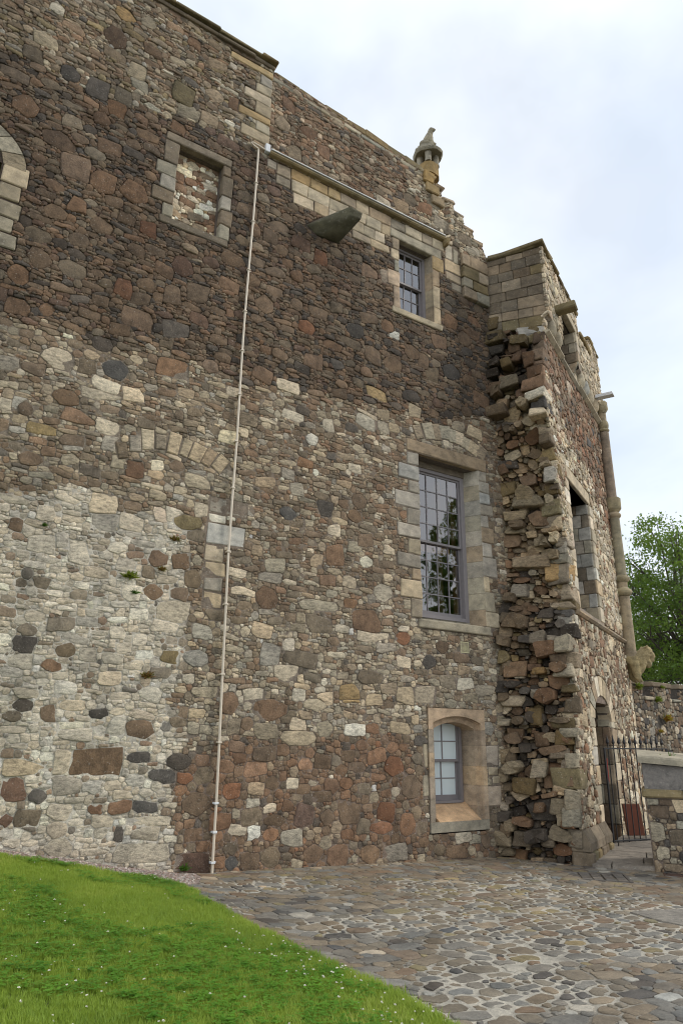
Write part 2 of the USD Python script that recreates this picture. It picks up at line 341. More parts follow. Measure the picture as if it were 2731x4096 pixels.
# ================================================================ terrain
def base_z(x):                                                       # height of the ground along the foot of the wall
    return np.interp(x, [-12, -3, 1.42, 2.31, 2.76, 3.66, 4.19, 5.62, 7.5, 9.66, 14, 60], [1.6, 1.05, .47, .30, .19, .04, .0, -.04, -.11, -.19, -.30, -.30])
def plane_z(x): return np.interp(x, [-200, -20, 4.19, 14, 60], [.75, .75, .0, -.32, -.32])
def gz(x, y):
    x, y = np.asarray(x, float), np.asarray(y, float)
    pl = plane_z(x); w = np.clip(1 + y / 9., .12, 1.)                # the bank is steepest against the wall
    bank = np.maximum(base_z(x) - pl, 0) * np.where(x < 4.2, w, 0)
    return pl + bank + .012 * (meshkit.noise(np.stack([x * 1.3, y * 1.3, 0 * x], -1), 5) - .5)

# ================================================================ the great wall
wall = thing('castle_wall', 'tall rubble stone castle wall with three sash windows and a blocked window', 'wall')
JZ = np.array([-.4, -.2, .68, 1.83, 2.63, 3.99, 4.6, 5.31, 6.46, 8.3, 9.05, 10.6, 11.73, 13.15])
JX = np.array([9.66, 9.68, 9.85, 9.95, 9.92, 10.02, 10.2, 10.36, 10.33, 10.29, 10.28, 10.3, 10.33, 10.38])
jx = lambda z: np.interp(z, JZ, JX)
TOPL = [(-3., 15.62), (2.04, 15.53), (4.41, 15.37)]
STEPS = [(8.55, 14.90), (8.62, 14.78), (8.80, 14.74), (8.86, 14.55), (9.05, 14.50), (9.10, 14.30), (9.36, 14.24), (9.42, 14.02), (9.66, 13.96), (9.72, 13.74), (9.96, 13.68), (10.02, 13.46), (10.26, 13.36), (10.38, 13.12)]
OUT = TOPL + [(4.41, 15.33)] + STEPS + [(10.38, 10.95)] + [(x + .16, z) for z, x in zip(JZ[::-1], JX[::-1]) if z < 10.9] + [(9.8, -.45), (-3, -.45)]
pk = Pack(-3., 10.6, -.5, 15.7, 11)
inside = pk.raster([OUT])
AX, BZ = pk.centers()
inside &= (BZ[:, None] > base_z(AX)[None, :] - .06)
pk.block(~inside)
GX, GZ = np.meshgrid(AX, BZ)
blocks = []                                                         # dressed stones: (x0, x1, z0, z1, colour, proud, name)
def blk(x0, x1, z0, z1, c, proud=.02, name='dressed_stone', depth=.12): blocks.append((x0, x1, z0, z1, c, proud, name, depth))
rb = np.random.default_rng(5)
# quoins where the wall head steps down
z = 12.98
for k in range(9):
    h = [.22, .27, .25, .20, .30, .26, .25, .27, .20][k]; wdt = [.34, .62, .30, .70, .34, .60, .36, .26, .95][k]
    blk(4.41 - wdt, 4.41, z, z + h - .012, ['t', 'wg', 'wg', 'y', 'wg', 'w', 'wg', 'g', 'y'][k], .03, 'quoin'); z += h
# pale ashlar under the drip course
def ashlar(x0, x1, rows, cols, seed, w0=.3, w1=.6, proud=.025):
    r = np.random.default_rng(seed)
    for (z0, z1) in rows:
        x = x0
        while x < x1 - .05:
            e = x + r.uniform(w0, w1)
            if x1 - e < .18: e = x1
            blk(x, e - .006, z0 + r.uniform(0, .006), z1 - r.uniform(.003, .012), cols[r.integers(len(cols))], proud + r.uniform(-.008, .012), 'ashlar_block'); x = e
ashlar(4.95, 9.0, [(12.67, 12.93)], ['c', 't', 'c', 'y'], 1)
ashlar(4.62, 4.94, [(12.62, 12.92), (12.38, 12.61)], ['y', 't'], 3)
blk(4.41, 4.61, 12.70, 12.90, 'g', .025)
ashlar(4.97, 7.47, [(12.38, 12.67)], ['c', 'c', 'wg', 't'], 2)
ashlar(5.02, 7.30, [(12.10, 12.38)], ['c', 'wg', 't', 'w'], 4, .25, .5)
ashlar(6.45, 7.42, [(11.90, 12.10)], ['c', 't'], 6)
# upper window surround
OPEN_U = (7.69, 8.62, 10.60, 12.41)
blk(7.45, 8.92, 12.42, 12.66, 'wg', .03, 'lintel')
for z0, z1, x1, c in ((12.05, 12.42, 8.97, 'y'), (11.60, 12.05, 8.83, 't'), (11.02, 11.60, 8.83, 'c'), (10.60, 11.02, 8.83, 'c')): blk(8.63, x1, z0, z1 - .01, c, .03, 'jamb_stone', .32)
for z0, z1, x0, c in ((12.12, 12.42, 7.50, 't'), (11.85, 12.12, 7.46, 'c'), (11.55, 11.85, 7.56, 'wg'), (11.15, 11.55, 7.36, 'pk'), (10.60, 11.15, 7.52, 'pk')): blk(x0, 7.69, z0, z1 - .01, c, .025, 'jamb_stone', .32)
blk(7.47, 8.85, 10.45, 10.60, 'wg', .05, 'window_sill', .34)
for z0, z1, x0, x1, c in ((12.55, 12.95, 9.05, 9.28, 'w'), (12.5, 12.9, 9.3, 9.45, 'wg'), (12.2, 12.52, 9.02, 9.5, 'c'), (11.95, 12.18, 9.05, 9.5, 't'), (11.72, 11.93, 9.2, 9.5, 't')): blk(x0, x1, z0, z1, c, .02)
# little buttress head beside the stub
for k, (z0, z1) in enumerate(((11.62, 11.92), (11.93, 12.18), (12.19, 12.50), (12.51, 12.86))):
    xs = [9.52, 9.52 + [.42, .3, .5, .25][k], jx(z0) - .02]
    for q in (0, 1): blk(xs[q], xs[q + 1] - .01, z0, z1 - .01, ['t', 'wg', 'ol', 't'][(k + q) % 4], .10 + .004 * q, 'ashlar_block', .16)
# big window surround
OPEN_B = (8.10, 9.70, 3.97, 7.32)
blk(7.80, 9.95, 7.33, 7.60, 't', .03, 'lintel', .36)
zz = 3.97
for k, (h, x1, c) in enumerate(((.30, 10.06, 'c'), (.42, 9.98, 'wg'), (.31, 9.86, 'C'), (.42, 10.10, 'G'), (.31, 9.98, 'G'), (.33, 10.06, 't'), (.27, 9.92, 'G'), (.25, 10.08, 'g'), (.26, 10.0, 'G'), (.25, 10.0, 'g'), (.23, 9.93, 'g'))):
    blk(9.71, x1, zz, zz + h - .01, c, .03, 'jamb_stone', .36); zz += h
for z0, z1, x0, c in ((7.05, 7.32, 7.80, 'g'), (6.72, 7.04, 7.58, 'G'), (6.46, 6.71, 7.82, 'g'), (6.13, 6.45, 7.50, 'G'), (5.80, 6.12, 7.78, 'g'), (5.52, 5.79, 7.54, 'G'), (5.20, 5.51, 7.80, 'wg'), (4.92, 5.19, 7.52, 'g'), (4.70, 4.91, 7.86, 't'), (4.34, 4.69, 7.60, 'c'), (3.97, 4.33, 7.84, 't')):
    blk(x0, 8.09, z0, z1 - .01, c, .03, 'jamb_stone', .36)
blk(8.0, 9.80, 3.80, 3.97, 'wg', .06, 'window_sill', .40)
# lower window: moulded frame is built apart; the stones beside it
OPEN_L = (8.15, 9.52, .29, 2.37)
for z0, z1, x0, x1, c in ((1.36, 1.72, 9.53, 9.84, 'pk'), (.68, 1.02, 9.53, 9.86, 'pk'), (1.04, 1.18, 9.66, 9.84, 'wg'), (1.2, 1.33, 9.56, 9.80, 'wg'), (.88, 1.22, 8.02, 8.14, 'wg'), (1.36, 1.74, 8.04, 8.14, 'wg')): blk(x0, x1, z0, z1, c, .02)
# blocked window surround
OPEN_K = (2.64, 3.50, 10.54, 12.22)
blk(2.38, 3.66, 12.23, 12.42, 'bn', .03, 'lintel', .34)
for z0, z1, x0, c in ((11.72, 12.22, 2.38, 'bn'), (11.42, 11.71, 2.26, 'wg'), (11.12, 11.41, 2.36, 'g'), (10.82, 11.11, 2.24, 'bn'), (10.54, 10.81, 2.44, 'wg')): blk(x0, 2.63, z0, z1 - .008, c, .04, 'jamb_stone', .32)
for z0, z1, x1, c in ((11.98, 12.22, 3.66, 'bn'), (11.52, 11.97, 3.72, 'bn'), (11.20, 11.51, 3.70, 'g'), (10.86, 11.19, 3.74, 'bn'), (10.54, 10.85, 3.72, 'wg')): blk(3.51, x1, z0, z1 - .008, c, .04, 'jamb_stone', .32)
blk(2.42, 3.70, 10.38, 10.54, 'bn', .035, 'window_sill', .36)
# arched window at the left
OPEN_A = (-1.9, -.06, 7.0, 10.35)
for z0, z1, x1, c in ((9.98, 10.34, .33, 'c'), (9.66, 9.97, .26, 'G'), (9.36, 9.65, .31, 'G'), (9.08, 9.35, .24, 'wg'), (8.80, 9.07, .33, 'wg')): blk(-.05, x1, z0, z1 - .012, 'wg' if c in 'gG' else c, .03, 'jamb_stone', .3)
# quoins of the filled doorway in the middle
for z0, z1, x0, x1, c in ((5.27, 5.53, 3.75, 4.42, 'g'), (5.10, 5.25, 3.75, 4.05, 'W'), (4.75, 5.09, 3.74, 4.40, 'G'), (4.46, 4.73, 3.74, 4.05, 'w'), (4.22, 4.44, 3.75, 4.10, 'c'), (3.98, 4.20, 3.76, 4.06, 'g'), (3.72, 3.96, 3.76, 4.08, 'c')): blk(x0, x1, z0, z1, c, .012, 'quoin')
vous = []
VLIST = {(0, 1366): '622 468 50 74 g 8;678 452 54 88 c 5;738 462 44 68 t 2;800 466 50 98 c -6;852 490 38 84 wg -12;905 512 56 84 c -18;958 534 46 78 t -24;1010 562 50 78 c -32;560 500 44 70 bn 14',
         (1365, 1500): '398 256 44 72 c 16;436 262 34 72 t 12;474 264 48 62 wg 8;508 282 32 62 c 2;540 292 34 62 w -6;568 314 32 54 c -14;604 338 44 58 c -22;640 356 42 62 t -28;352 262 36 60 t 20'}
for (ox, oy), txt in VLIST.items():
    for it in txt.split(';'):
        x, y, w, h, c, a = it.split(); x, y = ox + float(x) * .8712, oy + float(y) * .8712; X, Z = W(x, y)
        q = proj(np.array([[X, 0, Z], [X + .1, 0, Z], [X, 0, Z + .1]])); hw, hh = float(w) * .8712 / (abs(q[1, 0] - q[0, 0]) / .1) / 2 * .96, float(h) * .8712 / (abs(q[2, 1] - q[0, 1]) / .1) / 2; t = math.radians(float(a)); cs_, sn_ = math.cos(t), math.sin(t)
        jr = rb.uniform(.88, 1.04, (4, 2)); vous.append(([(X + u * hw * i * cs_ - v * hh * j * sn_, Z + u * hw * i * sn_ + v * hh * j * cs_) for (u, v), (i, j) in zip(((-1.0, -1), (1.0, -1), (1.1, 1), (-1.1, 1)), jr)], c))
def rect(x0, x1, z0, z1): return [(x0, z0), (x1, z0), (x1, z1), (x0, z1)]
pk.block(pk.raster([rect(*o) for o in (OPEN_U, OPEN_B, OPEN_L, OPEN_K)]))
ARCH_C, ARCH_R = (-.98, 9.80), .95                                   # centre and radius of the arched head
arch_pts = [(ARCH_C[0] + 1.33 * ARCH_R * math.cos(t), ARCH_C[1] + .45 + 1.33 * ARCH_R * .75 * math.sin(t)) for t in np.linspace(0, math.pi, 24)]
pk.block(pk.raster([arch_pts + [(-2.3, 10.2), (-1.9, 10.2), (-1.9, 7.0), (-.06, 7.0), (-.06, 10.2)]]))
for q, _c in vous: pk.block(pk.raster([Polygon(q).buffer(.012).exterior.coords[:]]))
for x0, x1, z0, z1, *_ in blocks: pk.block(pk.raster([rect(x0 - .006, x1 + .006, z0 - .006, z1 + .006)]))
pk.block(pk.raster([[(5.28, 11.66), (5.65, 12.04), (6.12, 12.06), (6.12, 11.56), (5.6, 11.52)]]))
pk.block(pk.raster([rect(9.0, 9.23, 3.40, 3.63)]))
WX = lambda pts: [Wd(*p) for p in pts]
jit = meshkit.fbm(np.stack([GX * 1.6, GZ * 1.6, 0 * GX], -1), 3, 9) - .5
jit2 = meshkit.fbm(np.stack([GX * 1.6 + 40, GZ * 1.6, 0 * GX], -1), 3, 17) - .5
def zone(pts, amp=.9):
    m = pk.raster([WX(pts)])
    i = np.clip(np.arange(pk.w)[None] + (jit * amp / RES).astype(int), 0, pk.w - 1); j = np.clip(np.arange(pk.h)[:, None] + (jit2 * amp / RES).astype(int), 0, pk.h - 1)
    return m[j, i]
ZONES = np.zeros((pk.h, pk.w), np.int8)
ZN = ['mid', 'top', 'dark', 'topright', 'gable', 'light', 'red', 'lowmid', 'band']
for nm, pts, amp in (('band', [(-400, 650), (0, 770), (420, 830), (560, 930), (560, 1130), (300, 1190), (150, 1110), (-400, 1000)], .8),
                ('lowmid', [(480, 1430), (620, 1380), (960, 1390), (1200, 1470), (1200, 1900), (960, 1700), (420, 1700), (400, 1600)], .8),
                ('top', [(-700, -700), (400, -80), (640, 140), (612, 350), (560, 330), (400, 285), (270, 230), (0, 110), (-700, -100)], .7),
                ('dark', [(-700, -100), (0, 110), (270, 230), (420, 285), (612, 350), (700, 420), (820, 500), (900, 560), (1120, 640), (1200, 960), (940, 955), (700, 890), (560, 870), (400, 810), (0, 730), (-700, 500)], .6),
                ('topright', [(632, 140), (700, 120), (985, 370), (1150, 590), (1115, 650), (1010, 552), (612, 350)], .0),
                ('gable', [(930, 430), (985, 370), (1200, 560), (1200, 700), (1040, 620), (1015, 545), (960, 500)], .5),
                ('light', [(-700, 900), (0, 1150), (150, 1110), (300, 1185), (450, 1190), (415, 1400), (440, 1500), (380, 1600), (420, 1700), (390, 1830), (395, 2100), (-700, 2100)], .35),
                ('red', [(395, 1730), (560, 1700), (960, 1690), (985, 1900), (1200, 1930), (1200, 2200), (395, 2200)], .35)):
    ZONES[zone(pts, amp)] = ZN.index(nm)
ZONES[(GX > 4.42) & (ZONES == 1)] = 3
PAL = {'mid': palette('b*3.8 rb*1.5 bn*3.4 w*.8 wg*2 g*.8 c*.9 t*1.5 d*.5 W*.1 r*.7'), 'top': palette('bn*3 b*2.5 t*2 wg*2 ol*1 rb*1.2 d*.7 g*.8 w*.25'),
       'dark': palette('b*5 bn*2.2 d*1.7 rb*1.6 dk*1.3 r*.3 t*.2 rd*1'), 'topright': palette('rb*2.6 r*2 b*1.6 bn*2.4 t*2.2 wg*.9 d*.7 pk*.5'), 'gable': palette('t*3 wg*2.4 c*1.6 bn*1.5 rb*1 w*1'),
       'light': palette('w*4.5 W*2.6 wg*2.2 c*2.4 g*1.3 G*1.6 b*.55 rb*.4 bn*.9 d*.4 t*.8 r*.2'), 'red': palette('r*2.4 b*3.6 R*.4 bn*2.2 rb*2.4 d*.8 w*.3 W*.08 wg*.8 t*.7'),
       'lowmid': palette('w*2 wg*3 c*1.6 g*1.2 t*1.8 b*2 bn*2 d*.5 rb*.9 W*.2'), 'band': palette('wg*2.6 g*1 w*1.1 t*1.6 c*.9 b*2.8 bn*2.8 rb*1 d*.6')}
pick = Picker(pk.rng)
def info(a, b):
    j, i = min(int((b - pk.b0) / RES), pk.h - 1), min(int((a - pk.a0) / RES), pk.w - 1)
    zn = ZN[ZONES[max(j, 0), max(i, 0)]]; return dict(z=zn, c=pick(PAL[zn]))
# stones one can recognise, by their place in enlarged quarters of the survey photograph: (x, y, width, height, colour)
SURVEY = {(0, 2730): """440 365 240 130 b;640 215 140 90 b;635 345 110 45 d;105 105 100 45 d;220 145 65 80 b;55 495 115 110 rd;170 525 80 60 d;125 625 120 80 bn;25 635 50 60 rd;305 475 145 80 g;280 595 125 75 w;260 680 95 80 t;270 760 135 85 wg;650 785 270 85 wg;685 640 210 42 wg;665 695 130 60 wg;545 695 40 70 d;550 575 110 55 r;665 575 120 50 d;435 585 60 40 r;880 832 150 90 rd;740 430 130 60 d;845 440 75 50 R;820 365 120 65 d;935 430 100 80 bn;925 360 60 50 r;900 560 140 100 b;1060 500 85 75 R;1050 95 85 110 rb;1235 125 165 90 rb;1215 330 110 70 b;1170 400 105 65 r;1250 465 60 60 b;1155 615 95 75 bn;1260 635 110 45 b;1395 615 85 110 rd;1240 805 90 105 bn;1335 715 105 75 w;1165 690 60 60 W;1235 580 60 40 W;1340 465 55 50 W;1240 700 70 60 r;1145 825 90 80 b;1010 640 100 80 r;1060 830 60 55 d;1160 555 60 40 w;1085 680 90 50 w;1475 525 90 50 b;1500 620 70 70 b;1370 255 175 60 c;1215 225 110 75 c;345 240 165 50 w;110 390 210 70 y;285 370 80 120 c;540 200 90 90 w;940 45 130 40 c;900 145 75 45 c;1070 205 60 80 t;1130 190 60 60 b;1400 380 70 50 r;1480 365 80 70 b;690 55 110 60 w;450 145 90 40 d;55 155 90 45 bn;120 50 120 40 wg;330 105 120 45 c;1365 200 80 70 w;1490 215 70 80 wg;1440 105 110 50 c;1320 160 70 60 t;1370 60 60 60 w;1490 80 80 60 w;1160 60 100 60 w;1100 350 60 45 r;1390 490 60 45 b;1520 480 70 70 r""",
 (1365, 2730): """60 220 95 52 W;150 80 75 60 c;290 60 80 80 c;380 60 90 80 w;160 340 85 70 r;240 385 85 90 R;320 485 90 110 b;35 600 100 110 b;205 595 85 85 R;180 670 115 50 R;300 655 75 115 r;130 790 95 90 b;245 785 110 80 g;560 715 75 45 w;525 780 95 60 b;20 465 60 50 r;90 290 60 45 r;230 300 60 45 r;345 350 50 50 bn;100 490 60 50 bn;340 600 55 60 bn;450 770 60 50 bn;610 720 50 45 wg;35 45 90 70 y;215 30 80 50 t;500 100 60 40 wg;590 70 70 40 wg;735 125 60 60 c;670 210 50 60 g;735 170 40 60 wg;140 210 60 50 r;270 210 100 50 c;360 270 60 50 d;165 440 70 35 r;25 340 60 50 b;70 390 90 40 rb;100 660 60 70 bn;25 700 60 50 r""",
 (0, 1366): """475 745 130 90 C;480 835 115 80 g;600 835 110 70 w;210 790 85 70 w;190 930 130 80 w;360 970 90 110 w;280 910 60 70 g;265 80 165 80 w;485 205 130 60 w;470 250 195 40 w;610 245 100 60 w;530 130 115 85 d;795 125 150 80 rb;400 120 80 70 bn;30 100 110 60 g;20 290 60 50 w;150 125 110 50 b;305 260 130 70 b;115 310 70 60 b;365 350 160 55 rb;190 405 140 45 ol;330 455 120 50 b;140 540 120 55 b;490 395 120 65 w;510 470 80 70 g;725 1000 90 70 rb;830 1010 85 70 b;575 1030 90 60 g;680 1060 60 55 bn;600 1155 90 70 w;820 1160 85 60 b;885 1090 80 80 bn;700 1150 100 60 b;790 1240 150 100 wg;760 1305 130 60 w;635 1255 90 50 W;640 1370 60 50 W;660 1440 80 40 W;110 1390 105 75 d;300 1420 100 60 bn;235 1490 100 45 rb;400 1440 80 60 w;780 1450 85 55 ol;895 1455 120 70 g;925 1335 90 65 w;1200 1330 95 70 w;1240 1440 85 100 g;1320 1395 55 60 W;1310 1525 115 75 w;1375 1455 160 70 bn;1465 1300 125 80 bn;1460 1215 205 42 c;1225 1180 105 95 rb;1535 985 80 95 rb;985 1240 85 85 bn;1430 450 50 55 W;1505 385 50 55 w;720 570 60 50 c;810 575 75 50 b;905 645 110 58 c;715 610 80 40 t;620 590 85 75 r;540 555 60 60 wg;860 830 140 65 ol;920 775 60 65 c;895 893 85 50 bn;1345 345 105 40 w;1320 205 105 50 w;1435 95 85 60 rb;1525 20 90 40 rb;1050 440 90 60 C;1065 230 50 40 W;1140 360 80 55 t;1115 420 50 45 c;800 800 80 60 w;745 800 80 60 pk;540 1340 70 55 w;570 1410 70 45 w;90 290 70 60 g;1490 770 70 70 d;1320 790 80 60 d;1360 680 60 60 w;1320 610 60 50 g;1240 1085 110 45 g;1090 1065 80 40 w;1120 1150 130 35 w;1180 960 50 50 t;1260 1030 90 60 wg;1450 1010 60 60 t;1530 870 60 50 w;1400 560 70 40 rb;90 1110 60 40 bn;190 1110 70 50 bn;70 840 60 60 b;440 1060 110 50 w;400 1290 100 40 g;90 1470 110 60 w;500 1550 110 60 c""",
 (0, 0): """530 175 100 95 rb;115 490 120 90 rb;450 410 100 90 d;565 445 75 65 bn;535 505 80 65 rb;330 560 90 50 bn;465 550 80 55 rb;840 435 100 90 ol;860 512 100 60 wg;630 330 80 70 wg;640 390 80 50 wg;345 770 140 110 rb;270 650 170 70 rb;500 680 110 60 rb;435 710 110 50 bn;470 840 120 90 rb;610 885 120 90 rb;355 945 80 70 rb;255 975 110 60 b;465 1040 120 60 b;580 1010 80 50 b;680 1055 75 65 R;360 1105 95 60 b;180 1190 110 85 b;85 1265 95 95 rb;565 1325 80 80 R;670 1310 95 50 b;835 1225 90 90 rd;790 1355 75 90 b;905 1350 95 90 b;640 1375 90 50 b;80 1410 110 75 rb;630 1465 150 80 rb;805 1515 120 75 d;215 1425 60 60 rb;1215 1400 80 80 b;1360 1270 60 50 rb;1470 1185 60 70 R;1405 1505 80 60 R;1455 1440 90 50 b;1085 485 80 55 rb;985 440 85 50 t;260 45 65 40 w;210 190 120 50 wg;575 70 100 50 y;680 110 70 40 wg;320 340 90 70 d;150 250 90 60 bn;960 550 80 50 t;1300 560 70 60 bn;1420 600 70 50 r;1360 690 60 60 t;1490 690 60 60 r;1330 470 60 50 r;700 240 80 40 b;890 200 60 40 rb;1000 300 80 40 t;520 930 80 50 b;900 1090 90 50 b;1050 1310 90 50 rb;1260 1340 80 40 b;1360 1400 60 50 b;1290 1150 60 50 b;1170 1060 50 60 rb;1240 1090 70 60 b""",
 (1365, 400): """140 1170 70 80 b;210 1040 60 60 rb;235 1215 90 70 b;445 1110 70 60 rb;375 1200 45 70 b;220 820 85 60 pk;240 1080 45 35 W;110 1480 95 60 w;190 1445 55 45 c;335 1430 55 55 c;130 790 75 55 rb;640 1380 75 60 rb;500 1250 90 70 d;320 1160 70 60 b;160 1350 90 50 y;60 1060 80 60 d;410 1260 60 60 bn;580 1290 60 50 b;560 1100 60 60 b;500 1020 60 60 rb;200 470 70 50 w;280 480 70 50 t;340 570 70 60 bn;430 470 70 40 wg;460 560 60 50 w;390 490 60 50 r;320 450 60 60 bn;560 640 60 50 t;600 690 60 40 w;520 700 50 60 c""",
 (1365, 1500): """115 200 100 60 w;190 240 50 50 w;240 245 50 40 c;60 430 60 40 w;190 1000 95 75 w;110 1130 130 100 rb;145 1200 160 50 w;205 1255 100 40 g;285 1320 70 50 w;130 1390 130 55 bn;490 1410 80 60 w;565 1420 80 55 w;290 1480 80 70 c;385 1470 90 80 w;655 1450 90 50 w;40 1470 80 70 y;490 318 46 32 w;435 305 42 32 c;535 235 56 46 w;610 265 66 55 c;80 580 70 70 b;110 760 70 60 b;60 650 70 60 b;40 1050 60 40 rb;400 1320 60 60 d;460 1250 60 50 b;550 1300 80 50 b;420 1120 80 40 bn;280 1210 70 60 R;35 950 60 60 w;110 860 60 50 w;60 790 70 50 wg"""}
for (ox, oy), txt in SURVEY.items():
    for it in txt.split(';'):
        x, y, w, h, c = it.split(); x, y = ox + float(x) * .8712, oy + float(y) * .8712; w, h = float(w) * .8712, float(h) * .8712
        a, b = W(x, y)
        q = proj(np.array([[a, 0, b], [a + .1, 0, b], [a, 0, b + .1]])); sx = abs(q[1, 0] - q[0, 0]) / .1; sz = abs(q[2, 1] - q[0, 1]) / .1
        pk.try_stone(a, b, w / sx, h / sz, pk.rng.normal(0, .05) + (.0 if h < 1.25 * w else -.12), dict(z='known', c=c), gap=.010, squar=bool(pk.rng.random() < (.85 if c in PALE else .5)), force=True)
zm = lambda *n: np.isin(ZONES, [ZN.index(q) for q in n])
area = lambda m: m.sum() * RES * RES
for names, shapes in ((('dark',), [(.34, .5, .42, .7, .5), (.22, .34, .42, .8, 2.4), (.2, .42, .14, .3, 8), (.12, .22, .3, .7, 9), (.09, .26, .14, .28, 40)]),
                      (('top', 'topright', 'gable'), [(.30, .44, .3, .5, .5), (.2, .32, .24, .5, 3), (.18, .36, .14, .28, 8), (.11, .2, .3, .6, 10), (.08, .22, .16, .3, 40)]),
                      (('mid', 'band'), [(.28, .40, .3, .55, .4), (.18, .28, .35, .65, 2.6), (.18, .38, .15, .28, 8), (.1, .2, .35, .75, 10), (.08, .24, .18, .32, 36)]),
                      (('light', 'lowmid'), [(.28, .42, .3, .5, .5), (.18, .3, .36, .62, 3), (.18, .4, .16, .3, 9), (.1, .2, .4, .8, 9), (.08, .22, .18, .36, 34)]),
                      (('red',), [(.30, .42, .6, .85, .8), (.19, .3, .55, .95, 6), (.12, .2, .5, .95, 16), (.08, .2, .25, .5, 20)])):
    m = zm(*names) & inside; pk.square = .45 if names[0] in ('dark', 'red') else .7
    pk.darts(m, shapes, area(m) * 2.2, info, rot=.09)
pk.fill(inside, info, passes=4)
pk.finish(grow=.022, joint=.002, K=10)
n = len(pk.stones)
zn = np.array([q['z'] for q in pk.stones]); cc = [q['c'] for q in pk.stones]
pale = np.array([c in PALE for c in cc])
cols = np.array([vary(c, pk.rng) for c in cc]); lz = ((zn == 'light') & pale) | ((zn == 'known') & pale & (pk.ca < 3.7) & (pk.cb < 5.6)); cols[lz] = cols[lz] * .72 + np.array([.52, .49, .43]) * .33;  cols[(zn == 'known') & pale & (pk.ca > 3.7)] *= .88; cols[(pk.cb > 8.) & (zn == 'dark') | (zn == 'known') & (pk.cb > 8.7)] *= .80
for q_ in ('mid', 'band', 'lowmid', 'red', 'dark', 'top', 'topright', 'light'):
    mz = zn == q_; cols[mz] = .80 * cols[mz] + .20 * cols[mz].mean(0)
# rain run-off: long vertical streaks, and stains under the spout, the sills and the blocked window
streak = meshkit.fbm(np.stack([pk.ca * 3.2, pk.cb * .22, 0 * pk.ca], -1), 3, 77)
stain = np.clip((streak - .50) * 4.5, 0, 1) * .26
for x0_, x1_, ztop, zlen, amt in ((5.5, 6.35, 11.6, 2.6, .42), (2.3, 3.8, 10.35, 1.6, .22), (7.4, 8.9, 10.45, 1.2, .18), (8.0, 9.8, 3.8, .8, .15), (3.85, 4.5, 12.9, 3.0, .25), (9.3, 10.4, 11.6, 3.2, .22)):
    stain = np.maximum(stain, amt * np.clip((pk.ca - x0_) / .2, 0, 1) * np.clip((x1_ - pk.ca) / .2, 0, 1) * np.clip((pk.cb - ztop + zlen) / zlen, 0, 1) * (pk.cb < ztop) * (.5 + streak))
cols *= (1 - stain)[:, None] * np.array([1, .99, .975])
proud = pk.rng.uniform(.008, .020, n) + .008 * np.minimum(pk.size / .15, 1)
dk = np.isin(zn, ['dark', 'top', 'topright']) | (pk.cb > 8.5); proud[dk] += pk.rng.uniform(.002, .020, dk.sum())
joint = np.select([np.isin(zn, ['light']), np.isin(zn, ['red', 'lowmid', 'mid', 'band'])], [.005, .0045], .001); joint = np.where((zn == 'known') & (pk.cb < 8.5), .005, joint); pk.r = np.maximum(pk.r - joint[:, None], .006)
set_back = lambda a, b: np.where((a > 4.41) & (b > 12.98) & (a < 9.2), -.07, 0.)
MAPW = lambda a, o, b: MP(a, np.asarray(o) + set_back(np.asarray(a), np.asarray(b)), b)
P, F = stone_meshes(pk, MAPW, proud, tilt=.035, bulge=.25)
dist_cam = np.sqrt(pk.ca ** 2 + D ** 2 + (pk.cb - HC) ** 2)
inview = (lambda q: (q[:, 0] > -30) & (q[:, 0] < 2760) & (q[:, 1] > -30))(proj(np.stack([pk.ca, 0 * pk.ca, pk.cb], -1)))
emit(pk, wall, P, F, cols, pale, weight=inview * 10 / dist_cam)
# mortar skin
def skin(x0, x1, z0, z1, step, keep, MAP, tintf, seed, amp=.012):
    nx, nz = int((x1 - x0) / step), int((z1 - z0) / step)
    xs, zs = np.linspace(x0, x1, nx + 1), np.linspace(z0, z1, nz + 1); X, Z = np.meshgrid(xs, zs)
    h = (meshkit.fbm(np.stack([X * 6, Z * 6, 0 * X], -1), 3, seed) - .5) * 2 * amp
    V = MAP(X.ravel(), h.ravel(), Z.ravel())
    cx, cz = np.meshgrid((xs[1:] + xs[:-1]) / 2, (zs[1:] + zs[:-1]) / 2); ok = keep(cx, cz)
    i = np.arange(nz)[:, None] * (nx + 1) + np.arange(nx)[None]; i = i[ok]
    F = np.vstack([np.stack([i, i + 1, i + nx + 2], 1), np.stack([i, i + nx + 2, i + nx + 1], 1)])
    o = MAP(0, 0, 0); nrm = np.cross(MAP(1, 0, 0) - o, MAP(0, 0, 1) - o)
    if nrm @ (MAP(0, 1, 0) - o) < 0: F = F[:, ::-1]
    return (V, F), tintf(X.ravel(), Z.ravel())
poly_in = shapely.prepare(Polygon(OUT)) or Polygon(OUT)
def wall_keep(cx, cz):
    m = shapely.contains_xy(Polygon(OUT).buffer(.001), cx.ravel(), cz.ravel()).reshape(cx.shape)
    for o in (OPEN_U, OPEN_B, OPEN_L, OPEN_K): m &= ~((cx > o[0] - .02) & (cx < o[1] + .02) & (cz > o[2] - .02) & (cz < o[3] + .02))
    m &= ~((cx > OPEN_A[0]) & (cx < OPEN_A[1]) & (cz > 7) & (cz < 10.3)); return m
MORT = {'mid': (.195, .160, .128), 'top': (.125, .103, .082), 'dark': (.085, .066, .053), 'topright': (.17, .13, .10), 'gable': (.20, .16, .12), 'light': (.52, .49, .43), 'red': (.19, .148, .12), 'lowmid': (.20, .168, .138), 'band': (.21, .178, .142)}
MT = np.array([MORT[q] for q in ZN])
ZSM = [ndi.gaussian_filter(MT[ZONES][..., k], 9) for k in range(3)]
def wall_tint(x, z):
    i = np.clip(((x - pk.a0) / RES).astype(int), 0, pk.w - 1); j = np.clip(((z - pk.b0) / RES).astype(int), 0, pk.h - 1)
    return np.stack([q[j, i] for q in ZSM], 1)
